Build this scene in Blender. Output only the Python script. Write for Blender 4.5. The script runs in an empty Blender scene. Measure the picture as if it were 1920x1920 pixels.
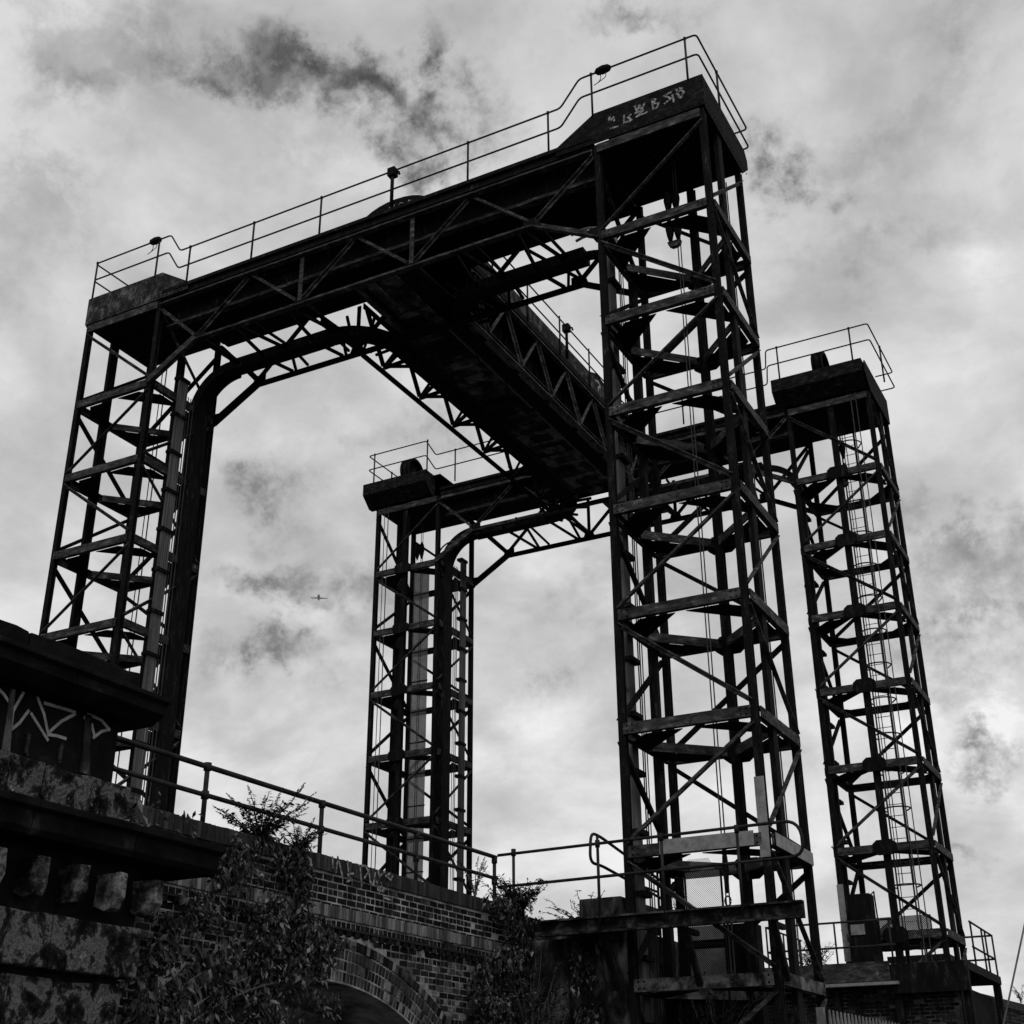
import bpy, math, random
import numpy as np
from mathutils import Vector, Matrix

random.seed(7)
rnd = random.Random(11)
scene = bpy.context.scene
col = scene.collection
R = math.radians

# ------------------------------------------------------------------ camera
YAW, PITCH, ROLL, FPX = R(27.926), R(25.114), R(-0.389), 2437.0
fw = Vector((-math.sin(YAW) * math.cos(PITCH), math.cos(YAW) * math.cos(PITCH), math.sin(PITCH)))
rt = Vector((math.cos(YAW), math.sin(YAW), 0))
up = rt.cross(fw)
rt2 = rt * math.cos(ROLL) + up * math.sin(ROLL)
up2 = up * math.cos(ROLL) - rt * math.sin(ROLL)
cam_d = bpy.data.cameras.new('camera')
cam = bpy.data.objects.new('camera', cam_d)
col.objects.link(cam)
M = Matrix.Identity(4)
for i in range(3):
    M[i][0], M[i][1], M[i][2] = rt2[i], up2[i], -fw[i]
M[2][3] = 1.6
cam.matrix_world = M
cam_d.sensor_width = 36
cam_d.lens = FPX / 1920 * 36
cam_d.clip_end = 6000
scene.camera = cam

# ------------------------------------------------------------------ world
SUN_EL, SUN_AZ = R(46), R(150)      # azimuth clockwise from +Y; the sun stands behind the viewer's right shoulder
world = bpy.data.worlds.new('World')
scene.world = world
world.use_nodes = True
nt = world.node_tree
for n in list(nt.nodes):
    nt.nodes.remove(n)
W = nt.nodes.new
L = nt.links.new


def wmath(op, a, b=None, c=None, clamp=False):
    n = W('ShaderNodeMath')
    n.operation = op
    n.use_clamp = clamp
    for i, v in enumerate((a, b, c)):
        if v is None:
            continue
        if isinstance(v, (int, float)):
            n.inputs[i].default_value = v
        else:
            L(v, n.inputs[i])
    return n.outputs[0]


def wvec(op, a, b=None, s=None):
    n = W('ShaderNodeVectorMath')
    n.operation = op
    for i, v in enumerate((a, b)):
        if v is None:
            continue
        if isinstance(v, (tuple, list, Vector)):
            n.inputs[i].default_value = tuple(v)
        else:
            L(v, n.inputs[i])
    if s is not None:
        n.inputs['Scale'].default_value = s
    return n.outputs['Value'] if op == 'DOT_PRODUCT' else n.outputs[0]


def wnoise(vec, scale, detail, rough=.55, dist=0.0, out='Fac'):
    n = W('ShaderNodeTexNoise')
    L(vec, n.inputs['Vector'])
    n.inputs['Scale'].default_value = scale
    n.inputs['Detail'].default_value = detail
    n.inputs['Roughness'].default_value = rough
    n.inputs['Distortion'].default_value = dist
    return n.outputs[out]


tc = W('ShaderNodeTexCoord')
dirv = wvec('NORMALIZE', tc.outputs['Generated'])
sep = W('ShaderNodeSeparateXYZ')
L(dirv, sep.inputs[0])
zc = wmath('ADD', wmath('MAXIMUM', sep.outputs[2], 0.0), 0.42)
comb = W('ShaderNodeCombineXYZ')
L(wmath('DIVIDE', sep.outputs[0], zc), comb.inputs[0])
L(wmath('DIVIDE', sep.outputs[1], zc), comb.inputs[1])
plane = comb.outputs[0]                       # cloud layer seen in perspective
n_big = wnoise(plane, 1.5, 3, .5, .3)
n_mid = wnoise(plane, 4.2, 9, .56, .35)
n_fine = wnoise(plane, 8.5, 12, .64, .10)
warp = wvec('SCALE', wvec('SUBTRACT', wnoise(dirv, 9.0, 8, .66, 0, 'Color'), (.5, .5, .5)), None, .22)
wdir = wvec('ADD', dirv, warp)
# cloud breaks and billows standing in the sky: azimuth (deg left of +Y), elevation, half widths (deg), strength
BLOBS = [(41.3, 44.4, 1.2, 0.81, -0.22),
         (38.8, 44.1, 1.32, 0.62, -0.3),
         (37.1, 43.2, 0.89, 0.63, -0.36),
         (35.6, 42.2, 1.12, 0.64, -0.34),
         (33.8, 41.6, 1.12, 0.54, -0.24),
         (31.8, 43.0, 0.49, 1.59, -0.34),
         (30.8, 41.8, 1.35, 0.86, -0.24),
         (32.6, 40.7, 1.02, 0.54, -0.14),
         (43.1, 42.9, 1.53, 0.45, -0.2),
         (45.7, 42.4, 1.3, 0.5, -0.14),
         (50.9, 41.7, 1.49, 0.77, -0.13),
         (52.9, 37.7, 2.78, 5.05, -0.1),
         (47.7, 43.7, 5.56, 0.97, -0.08),
         (14.0, 39.4, 0.78, 0.85, -0.3),
         (15.1, 38.4, 0.9, 0.54, -0.22),
         (20.8, 45.9, 1.53, 0.51, -0.18),
         (9.2, 39.7, 3.5, 1.22, -0.08),
         (9.9, 36.1, 3.56, 0.84, -0.1),
         (1.9, 41.8, 1.25, 1.12, -0.08),
         (39.1, 26.0, 1.3, 1.2, -0.2),
         (40.6, 26.3, 0.92, 0.56, -0.14),
         (33.2, 28.8, 1.4, 0.7, -0.1),
         (39.4, 21.4, 1.38, 0.63, -0.24),
         (37.0, 21.9, 1.39, 0.69, -0.14),
         (38.7, 18.2, 1.61, 0.56, -0.24),
         (37.5, 18.6, 0.69, 0.45, -0.12),
         (6.3, 21.6, 1.55, 0.73, -0.18),
         (8.2, 19.6, 2.67, 1.05, -0.2),
         (6.9, 14.2, 1.09, 0.5, -0.25),
         (25.4, 21.1, 1.41, 0.93, -0.12),
         (27.0, 18.1, 1.4, 0.69, -0.1),
         (10.4, 17.2, 2.01, 1.27, -0.1),
         (8.2, 9.9, 1.5, 0.39, -0.12),
         (39.8, 41.9, 1.55, 1.25, 0.1),
         (39.0, 40.2, 1.34, 0.85, 0.12),
         (37.1, 38.6, 3.62, 1.74, 0.1),
         (51.4, 30.3, 1.75, 1.43, 0.14),
         (42.2, 31.9, 2.73, 1.77, 0.05),
         (37.5, 29.5, 3.71, 2.06, 0.1),
         (41.2, 19.5, 2.06, 1.33, 0.1),
         (40.1, 15.8, 2.5, 1.54, 0.12),
         (7.5, 41.5, 1.29, 1.18, 0.1),
         (3.1, 34.2, 1.51, 1.78, 0.12),
         (6.3, 30.6, 3.1, 1.25, 0.06),
         (28.0, 21.8, 1.64, 1.17, 0.1),
         (27.0, 15.3, 2.78, 2.05, 0.08),
         (7.1, 15.8, 1.97, 0.91, 0.26),
         (8.7, 13.5, 2.19, 1.02, 0.12),
         (11.5, 15.7, 0.89, 2.55, 0.2),
         (12.4, 10.8, 1.76, 1.85, 0.12)]
acc = None
for az, el, sw, sh, amp in BLOBS:
    a, e = R(az), R(el)
    cdir = Vector((-math.sin(a) * math.cos(e), math.cos(a) * math.cos(e), math.sin(e)))
    tu = Vector((math.cos(a), math.sin(a), 0))
    tv = cdir.cross(tu)
    mp = W('ShaderNodeMapping')
    mp.vector_type = 'TEXTURE'
    mp.inputs['Location'].default_value = cdir
    mp.inputs['Rotation'].default_value = Matrix((tu, tv, cdir)).transposed().to_euler()
    mp.inputs['Scale'].default_value = (R(sw) * 2.9, R(sh) * 2.9, 1.0)
    L(wdir, mp.inputs[0])
    gr = W('ShaderNodeTexGradient')
    gr.gradient_type = 'QUADRATIC_SPHERE'
    L(mp.outputs[0], gr.inputs[0])
    g = wmath('MULTIPLY', gr.outputs['Fac'], amp * (1.9 if amp < 0 else .6))
    acc = g if acc is None else wmath('ADD', acc, g)
def wsmooth(v, a, b):
    n = W('ShaderNodeMapRange')
    n.interpolation_type = 'SMOOTHSTEP'
    L(v, n.inputs['Value'])
    n.inputs['From Min'].default_value = a
    n.inputs['From Max'].default_value = b
    return n.outputs[0]


billow = wsmooth(n_mid, .40, .62)
lum = wmath('MULTIPLY_ADD', wmath('SUBTRACT', n_big, .5), .28, .555)
lum = wmath('ADD', lum, wmath('MULTIPLY', billow, .20))
lum = wmath('ADD', lum, wmath('MULTIPLY', wmath('SUBTRACT', n_fine, .5), .46))
lum = wmath('ADD', lum, wmath('MULTIPLY', wmath('SUBTRACT', .46, sep.outputs[2]), .22))
tatter = wmath('ADD', wmath('MULTIPLY', wsmooth(wnoise(dirv, 17.0, 12, .66, .15), .38, .60), 1.5), .22)
lum = wmath('MULTIPLY', lum, wmath('POWER', 2.718, wmath('MULTIPLY', wmath('MULTIPLY', acc, tatter), 1.5)))
lum = wmath('MINIMUM', wmath('MAXIMUM', lum, .08), .95)
sky = W('ShaderNodeTexSky')
sky.sky_type = 'NISHITA'
sky.sun_disc = False
sky.sun_elevation = SUN_EL
sky.sun_rotation = SUN_AZ
bw = W('ShaderNodeRGBToBW')
L(sky.outputs[0], bw.inputs[0])
mixv = wmath('ADD', wmath('MULTIPLY', lum, 9.2), wmath('MULTIPLY', wmath('MINIMUM', bw.outputs[0], 8.0), .06))
bg = W('ShaderNodeBackground')
L(mixv, bg.inputs['Color'])
bg.inputs['Strength'].default_value = 0.1
world.cycles.sampling_method = 'MANUAL'
world.cycles.sample_map_resolution = 256
wo = W('ShaderNodeOutputWorld')
L(bg.outputs[0], wo.inputs[0])

# ------------------------------------------------------------------ sun, exposure
sun_d = bpy.data.lights.new('sun', 'SUN')
sun_d.energy = 0.9
sun_d.angle = R(12)
sun_d.color = (1, .99, .98)
sun = bpy.data.objects.new('sun', sun_d)
col.objects.link(sun)
sdir = Vector((math.sin(SUN_AZ) * math.cos(SUN_EL), math.cos(SUN_AZ) * math.cos(SUN_EL), math.sin(SUN_EL)))
sun.rotation_euler = (-sdir).to_track_quat('-Z', 'Y').to_euler()
sun.location = (0, -10, 60)
scene.view_settings.view_transform = 'Standard'
scene.view_settings.look = 'None'
scene.view_settings.exposure = 0
scene.view_settings.gamma = 1


# ------------------------------------------------------------------ materials
def noise_mat(name, stops, scale=(1, 1, 1), nscale=4.0, detail=8, rough=.75, bump=.3, fine=30.0, metallic=0.0, per_object=0.0,
              island=0.0, rough_tex=.62, spec=.3):
    m = bpy.data.materials.new(name)
    m.use_nodes = True
    t = m.node_tree
    b = t.nodes['Principled BSDF']
    N, K = t.nodes.new, t.links.new
    co = N('ShaderNodeNewGeometry')
    mp = N('ShaderNodeMapping')
    mp.inputs['Scale'].default_value = scale
    K(co.outputs['Position'], mp.inputs[0])
    n1 = N('ShaderNodeTexNoise')
    n1.inputs['Scale'].default_value = nscale
    n1.inputs['Detail'].default_value = detail
    n1.inputs['Roughness'].default_value = rough_tex
    n1.inputs['Distortion'].default_value = .4
    K(mp.outputs[0], n1.inputs['Vector'])
    f = n1.outputs['Fac']
    if per_object or island:
        oi = N('ShaderNodeObjectInfo')
        gi = N('ShaderNodeNewGeometry')
        s = N('ShaderNodeMath'); s.operation = 'ADD'
        K(oi.outputs['Random'], s.inputs[0])
        if island:
            K(gi.outputs['Random Per Island'], s.inputs[1])
        fr = N('ShaderNodeMath'); fr.operation = 'FRACT'
        K(s.outputs[0], fr.inputs[0])
        ma = N('ShaderNodeMath'); ma.operation = 'MULTIPLY_ADD'
        K(fr.outputs[0], ma.inputs[0])
        ma.inputs[1].default_value = max(per_object, island)
        ma.inputs[2].default_value = -max(per_object, island) / 2
        ad = N('ShaderNodeMath'); ad.operation = 'ADD'
        K(f, ad.inputs[0]); K(ma.outputs[0], ad.inputs[1])
        f = ad.outputs[0]
    cr = N('ShaderNodeValToRGB')
    els = cr.color_ramp.elements
    while len(els) < len(stops):
        els.new(.5)
    for e, (p, v) in zip(els, stops):
        e.position = p
        e.color = (v, v, v, 1)
    K(f, cr.inputs[0])
    K(cr.outputs[0], b.inputs['Base Color'])
    b.inputs['Roughness'].default_value = rough
    b.inputs['Metallic'].default_value = metallic
    b.inputs['Specular IOR Level'].default_value = spec
    if bump:
        n2 = N('ShaderNodeTexNoise')
        n2.inputs['Scale'].default_value = fine
        n2.inputs['Detail'].default_value = 6
        K(co.outputs['Position'], n2.inputs['Vector'])
        bp = N('ShaderNodeBump')
        bp.inputs['Strength'].default_value = bump
        bp.inputs['Distance'].default_value = .02
        K(n2.outputs['Fac'], bp.inputs['Height'])
        K(bp.outputs[0], b.inputs['Normal'])
    return m


def leaf_mat(name, lo, hi):
    m = noise_mat(name, [(.25, lo), (.66, lo * 2.2), (.95, hi)], nscale=2.5, detail=4, rough=.45, bump=0, island=.8, spec=.35)  # top stop paints glints of light into the palest leaves
    return m


MAT = dict(
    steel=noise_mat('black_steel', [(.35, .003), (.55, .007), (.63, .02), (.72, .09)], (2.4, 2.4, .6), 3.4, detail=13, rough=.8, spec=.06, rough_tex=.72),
    worn_lit=noise_mat('worn_lit_steel', [(.34, .006), (.47, .025), (.58, .06), (.70, .19)], (1.2, 1.2, 3.0), 3.0, detail=13, rough=.75, spec=.1, rough_tex=.70),  # worn streaks; also the paler copy of the steel for light-facing members
    guard=noise_mat('galvanised_guard', [(.3, .015), (.5, .07), (.72, .15)], (14, 14, .35), 1.6, rough=.6, spec=.2),
    painted=noise_mat('pale_painted_steel', [(.3, .10), (.55, .20), (.8, .27)], (2, 2, 2), 3.0, rough=.6),
    fascia=noise_mat('peeling_fascia', [(.40, .008), (.52, .03), (.62, .12), (.75, .2)], (1.5, 1.5, 1.0), 3.5, detail=12, rough=.8, spec=.1, rough_tex=.75),
    fascia_dark=noise_mat('dark_fascia', [(.4, .004), (.58, .012), (.75, .05)], (1.2, 1.2, 2.2), 5.0, rough=.8, spec=.06),
    brick=noise_mat('sooty_brick', [(.2, .004), (.5, .008), (.72, .022), (.9, .08)], (1, 1, 1), 3.2, rough=.9, island=.5, spec=.1),
    washed=noise_mat('lime_washed_brick', [(.25, .005), (.45, .018), (.62, .06), (.85, .24)], (1, 1, 1), 3.2, detail=12, rough=.9, island=.55, spec=.1, rough_tex=.72),
    soldier=noise_mat('streaked_band_brick', [(.25, .025), (.5, .09), (.72, .20)], (1, 6, .8), 3.0, rough=.85, island=.45),
    coping=noise_mat('coping_brick', [(.25, .006), (.5, .015), (.8, .05)], (1, 6, .8), 3.0, rough=.85, island=.4),
    mortar=noise_mat('lime_mortar', [(.36, .02), (.46, .16), (.62, .42)], (1, 1, 1), 1.5, rough=.95, bump=.4, spec=.1),
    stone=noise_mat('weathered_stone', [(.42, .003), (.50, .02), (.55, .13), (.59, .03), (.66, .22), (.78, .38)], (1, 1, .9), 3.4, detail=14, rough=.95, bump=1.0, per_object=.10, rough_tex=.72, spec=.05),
    stone_pale=noise_mat('pale_stone', [(.40, .006), (.50, .04), (.58, .13), (.7, .30)], (1, 1, 1.2), 4.2, detail=12, rough=.95, bump=.8, per_object=.15, rough_tex=.7, spec=.05),
    rust_dark=noise_mat('dark_rust_beam', [(.42, .004), (.5, .015), (.58, .05), (.72, .12)], (1.5, 1.5, 1.5), 2.2, detail=12, rough=.85, spec=.08, rough_tex=.7),
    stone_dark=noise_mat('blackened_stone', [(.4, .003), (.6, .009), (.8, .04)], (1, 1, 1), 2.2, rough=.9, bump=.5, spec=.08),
    concrete=noise_mat('stained_concrete', [(.38, .006), (.5, .04), (.58, .12), (.72, .2)], (1.3, 1.3, .6), 1.9, detail=14, rough=.95, bump=.6, spec=.05, rough_tex=.7),
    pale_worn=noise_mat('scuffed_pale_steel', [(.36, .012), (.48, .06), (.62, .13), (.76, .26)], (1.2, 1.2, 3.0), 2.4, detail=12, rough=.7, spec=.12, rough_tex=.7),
    plate=noise_mat('riveted_floor_plate', [(.42, .006), (.54, .03), (.72, .16)], (1, 1, 1), 2.6, detail=10, rough=.8, per_object=.3, spec=.1),
    rust=noise_mat('rust_patched_beam', [(.38, .006), (.46, .03), (.54, .10), (.7, .18)], (1.5, 1.5, 1.5), 1.8, detail=12, rough=.85, spec=.1, rough_tex=.7),
    paint=noise_mat('white_spray_paint', [(.3, .12), (.6, .35), (.8, .5)], (1, 1, 1), 6.0, rough=.7, bump=0),
    faded=noise_mat('faded_white_paint', [(.42, .05), (.55, .25), (.7, .42)], (1, 1, 1), 22.0, rough=.7, bump=0),
    leaf=leaf_mat('ivy_leaf', .005, .20),
    leaf_dark=leaf_mat('dark_leaf', .005, .035),
    stem=noise_mat('woody_stem', [(.3, .03), (.7, .12)], nscale=6, rough=.9),
    rail=noise_mat('rail_tube', [(.35, .006), (.65, .025)], nscale=3, rough=.6, bump=0, spec=.12),
    rope=noise_mat('wire_rope', [(.3, .015), (.7, .04)], nscale=8, rough=.6, bump=0),
    ground=noise_mat('gravel_ground', [(.3, .04), (.7, .10)], nscale=.6, rough=.95, bump=.5),
    water=noise_mat('creek_water', [(.3, .02), (.7, .03)], nscale=.3, rough=.15, bump=.1, fine=1.5),
    fence=noise_mat('galvanised_fence', [(.3, .06), (.6, .14)], nscale=3, rough=.5),
    plane=noise_mat('aircraft_skin', [(.4, .25), (.6, .4)], nscale=.05, rough=.4, bump=0),
    glass=noise_mat('dark_glass', [(.4, .03), (.6, .05)], nscale=1, rough=.1, bump=0),
    pale=noise_mat('pale_render', [(.4, .10), (.6, .16)], nscale=1, rough=.9),
)


def perforated(name, period, hole, lum):
    m = noise_mat(name, [(.35, lum * .6), (.65, lum)], nscale=3, rough=.5, bump=0)
    t = m.node_tree
    b = t.nodes['Principled BSDF']
    out = t.nodes['Material Output']
    N, K = t.nodes.new, t.links.new
    co = N('ShaderNodeTexCoord')
    sp = N('ShaderNodeSeparateXYZ')
    K(co.outputs['Object'], sp.inputs[0])

    def mth(op, a, b2=None):
        n = N('ShaderNodeMath'); n.operation = op
        for i, v in enumerate((a, b2)):
            if v is None:
                continue
            if isinstance(v, float):
                n.inputs[i].default_value = v
            else:
                K(v, n.inputs[i])
        return n.outputs[0]
    s1 = mth('SINE', mth('MULTIPLY', sp.outputs[0], 2 * math.pi / period))
    s2 = mth('SINE', mth('MULTIPLY', sp.outputs[2], 2 * math.pi / period))
    h = mth('GREATER_THAN', mth('MULTIPLY', s1, s2), hole)
    tr = N('ShaderNodeBsdfTransparent')
    mx = N('ShaderNodeMixShader')
    K(h, mx.inputs[0]); K(b.outputs[0], mx.inputs[1]); K(tr.outputs[0], mx.inputs[2])
    K(mx.outputs[0], out.inputs[0])
    return m


MAT['perf'] = perforated('perforated_sheet', .038, -.25, .28)
MAT['perf_far'] = perforated('perforated_shaft_sheet', .05, .55, .15)


# ------------------------------------------------------------------ mesh helpers
class MB:
    def __init__(s):
        s.v, s.f = [], []

    def add(s, vs, fs):
        o = len(s.v)
        s.v += [tuple(p) for p in vs]
        s.f += [tuple(i + o for i in f) for f in fs]
        return s

    def box(s, x0, x1, y0, y1, z0, z1):
        x0, x1 = min(x0, x1), max(x0, x1); y0, y1 = min(y0, y1), max(y0, y1); z0, z1 = min(z0, z1), max(z0, z1)
        return s.add([(x0, y0, z0), (x1, y0, z0), (x1, y1, z0), (x0, y1, z0), (x0, y0, z1), (x1, y0, z1), (x1, y1, z1), (x0, y1, z1)],
                     [(0, 3, 2, 1), (4, 5, 6, 7), (0, 1, 5, 4), (1, 2, 6, 5), (2, 3, 7, 6), (3, 0, 4, 7)])

    def extrude(s, prof, p, q, upv=(0, 0, 1)):
        p, q = Vector(p), Vector(q)
        d = (q - p).normalized()
        u_ = Vector(upv)
        u_ = u_ - d * u_.dot(d)
        if u_.length < 1e-5:
            u_ = Vector((0, 1, 0)) - d * d.y
        u_.normalize()
        w_ = d.cross(u_)
        n = len(prof)
        vs = [p + w_ * a + u_ * b for a, b in prof] + [q + w_ * a + u_ * b for a, b in prof]
        fs = [(i, (i + 1) % n, n + (i + 1) % n, n + i) for i in range(n)]
        fs += [tuple(reversed(range(n))), tuple(range(n, 2 * n))]
        return s.add(vs, fs)

    def bar(s, p, q, w, h, upv=(0, 0, 1)):
        return s.extrude([(-w / 2, -h / 2), (w / 2, -h / 2), (w / 2, h / 2), (-w / 2, h / 2)], p, q, upv)

    def tube(s, pts, r, n=8, closed=False):
        pts = [Vector(p) for p in pts]
        m = len(pts)
        o = len(s.v)
        prev = None
        for i, p in enumerate(pts):
            a = pts[(i - 1) % m] if (closed or i > 0) else p
            b = pts[(i + 1) % m] if (closed or i < m - 1) else p
            d = (b - a).normalized()
            if prev is None:
                t = Vector((0, 0, 1)) if abs(d.z) < .9 else Vector((1, 0, 0))
                u_ = (t - d * t.dot(d)).normalized()
            else:
                u_ = (prev - d * prev.dot(d)).normalized()
            prev = u_
            w_ = d.cross(u_)
            rr = r[i] if isinstance(r, (list, tuple)) else r
            for k in range(n):
                an = 2 * math.pi * k / n
                s.v.append(tuple(p + u_ * (rr * math.cos(an)) + w_ * (rr * math.sin(an))))
        for i in range(m if closed else m - 1):
            j = (i + 1) % m
            for k in range(n):
                k2 = (k + 1) % n
                s.f.append((o + i * n + k, o + i * n + k2, o + j * n + k2, o + j * n + k))
        if not closed:
            s.f.append(tuple(o + k for k in reversed(range(n))))
            s.f.append(tuple(o + (m - 1) * n + k for k in range(n)))
        return s

    def slab(s, poly, axis, a0, a1):
        """polygon (2D list) extruded along an axis: 'x' poly=(y,z), 'y' poly=(x,z), 'z' poly=(x,y)"""
        def P(c, a):
            return {'x': (a, c[0], c[1]), 'y': (c[0], a, c[1]), 'z': (c[0], c[1], a)}[axis]
        n = len(poly)
        vs = [P(c, a0) for c in poly] + [P(c, a1) for c in poly]
        fs = [tuple(range(n)), tuple(reversed(range(n, 2 * n)))] + [(i, n + i, n + (i + 1) % n, (i + 1) % n) for i in range(n)]
        return s.add(vs, fs)

    def build(s, name, mat, parent=None, smooth=False, bevel=0.0, chip=0.0, cell=.16):
        off = Vector((0, 0, 0))
        r = parent
        while r is not None:
            off += r.location
            r = r.parent
        me = bpy.data.meshes.new(name)
        me.from_pydata([(a - off.x, b - off.y, c - off.z) for a, b, c in s.v], [], s.f)
        me.materials.append(MAT[mat])
        if smooth:
            me.polygons.foreach_set('use_smooth', [True] * len(me.polygons))
        me.update()
        if chip:
            chip_mesh(me, chip, cell, off)
        fixn(me)
        o = bpy.data.objects.new(name, me)
        col.objects.link(o)
        o.parent = parent
        if bevel:
            md = o.modifiers.new('bevel', 'BEVEL')
            md.width = bevel
            md.segments = 2
            md.limit_method = 'ANGLE'
        return o


def chip_mesh(me, amp, cell, off):
    import bmesh
    from mathutils import noise
    bm = bmesh.new()
    bm.from_mesh(me)
    for _ in range(4):
        ed = [e for e in bm.edges if e.calc_length() > cell * 2 and max(v.co.x + off.x for v in e.verts) > -11.2]
        if not ed:
            break
        bmesh.ops.subdivide_edges(bm, edges=ed, cuts=1, use_grid_fill=True)
    bm.normal_update()
    for v in bm.verts:
        p = v.co + off
        sharp = max((e.calc_face_angle(0) for e in v.link_edges), default=0) > .6
        n1 = noise.noise(p * 5.3)
        d = amp * (n1 * .6 + .35 * noise.noise(p * 17))
        if sharp:
            d -= amp * max(0, noise.noise(p * 7.7 + Vector((3, 1, 9)))) * 2.6
        v.co += v.normal * d
    bm.to_mesh(me)
    bm.free()


def fixn(me):
    import bmesh
    bm = bmesh.new()
    bm.from_mesh(me)
    bmesh.ops.recalc_face_normals(bm, faces=bm.faces)
    bm.to_mesh(me)
    bm.free()


def tag(o, label, cat, group=None):
    o['label'] = label
    o['category'] = cat
    if group:
        o['group'] = group
    return o


def thing(name, label, cat, loc, group=None):
    o = bpy.data.objects.new(name, None)
    o.empty_display_size = .3
    col.objects.link(o)
    o.location = loc
    return tag(o, label, cat, group)


def prof_C(w, h, t):       # web towards -w side, lips towards +w
    return [(-w / 2, -h / 2), (w / 2, -h / 2), (w / 2, -h / 2 + t), (-w / 2 + t, -h / 2 + t), (-w / 2 + t, h / 2 - t), (w / 2, h / 2 - t), (w / 2, h / 2), (-w / 2, h / 2)]


def prof_L(w, h, t, s=1):
    return [(s * a, b) for a, b in [(-w / 2, -h / 2), (w / 2, -h / 2), (w / 2, -h / 2 + t), (-w / 2 + t, -h / 2 + t), (-w / 2 + t, h / 2), (-w / 2, h / 2)]]


def prof_H(w, h, t):
    return [(-w / 2, -h / 2), (w / 2, -h / 2), (w / 2, -h / 2 + t), (t / 2, -h / 2 + t), (t / 2, h / 2 - t), (w / 2, h / 2 - t), (w / 2, h / 2), (-w / 2, h / 2), (-w / 2, h / 2 - t), (-t / 2, h / 2 - t), (-t / 2, -h / 2 + t), (-w / 2, -h / 2 + t)]


def arc(c, r, a0, a1, n, ax1, ax2):
    c, ax1, ax2 = Vector(c), Vector(ax1), Vector(ax2)
    return [c + ax1 * (r * math.cos(a0 + (a1 - a0) * i / n)) + ax2 * (r * math.sin(a0 + (a1 - a0) * i / n)) for i in range(n + 1)]


def ribbon(pts, w, plane, off):
    """flat painted stroke on a wall; plane 'x' pts=(y,z) at x=off, 'y' pts=(x,z) at y=off"""
    m = MB()
    for (a, b), (c, d) in zip(pts[:-1], pts[1:]):
        t = Vector((c - a, d - b))
        if t.length < 1e-4:
            continue
        t.normalize()
        nn = Vector((-t.y, t.x)) * w / 2
        e = t * w * .35
        quad = [(a - e.x + nn.x, b - e.y + nn.y), (a - e.x - nn.x, b - e.y - nn.y), (c + e.x - nn.x, d + e.y - nn.y), (c + e.x + nn.x, d + e.y + nn.y)]
        j = len(m.v) * .00006
        m.slab(quad, plane, off + j, off + .004 + j) if plane == 'x' else m.slab(quad, plane, off - .004 - j, off - j)
    return m


# ================================================================== SETTING
g = MB().add([(-3000, -3000, 0), (3000, -3000, 0), (3000, 3000, 0), (-3000, 3000, 0)], [(0, 1, 2, 3)]).build('ground', 'ground')
g['kind'] = 'structure'
w_ = MB().add([(-60, 25.2, .02), (40, 25.2, .02), (40, 33.2, .02), (-60, 33.2, .02)], [(0, 1, 2, 3)]).build('water', 'water')
w_['kind'] = 'structure'

# ================================================================== LIFT TOWERS
BAY = 2.16
LEV = [1.44 + BAY * i for i in range(9)]          # 1.44 .. 18.72
ZTOP = 21.08
GUARDS = True


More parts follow.
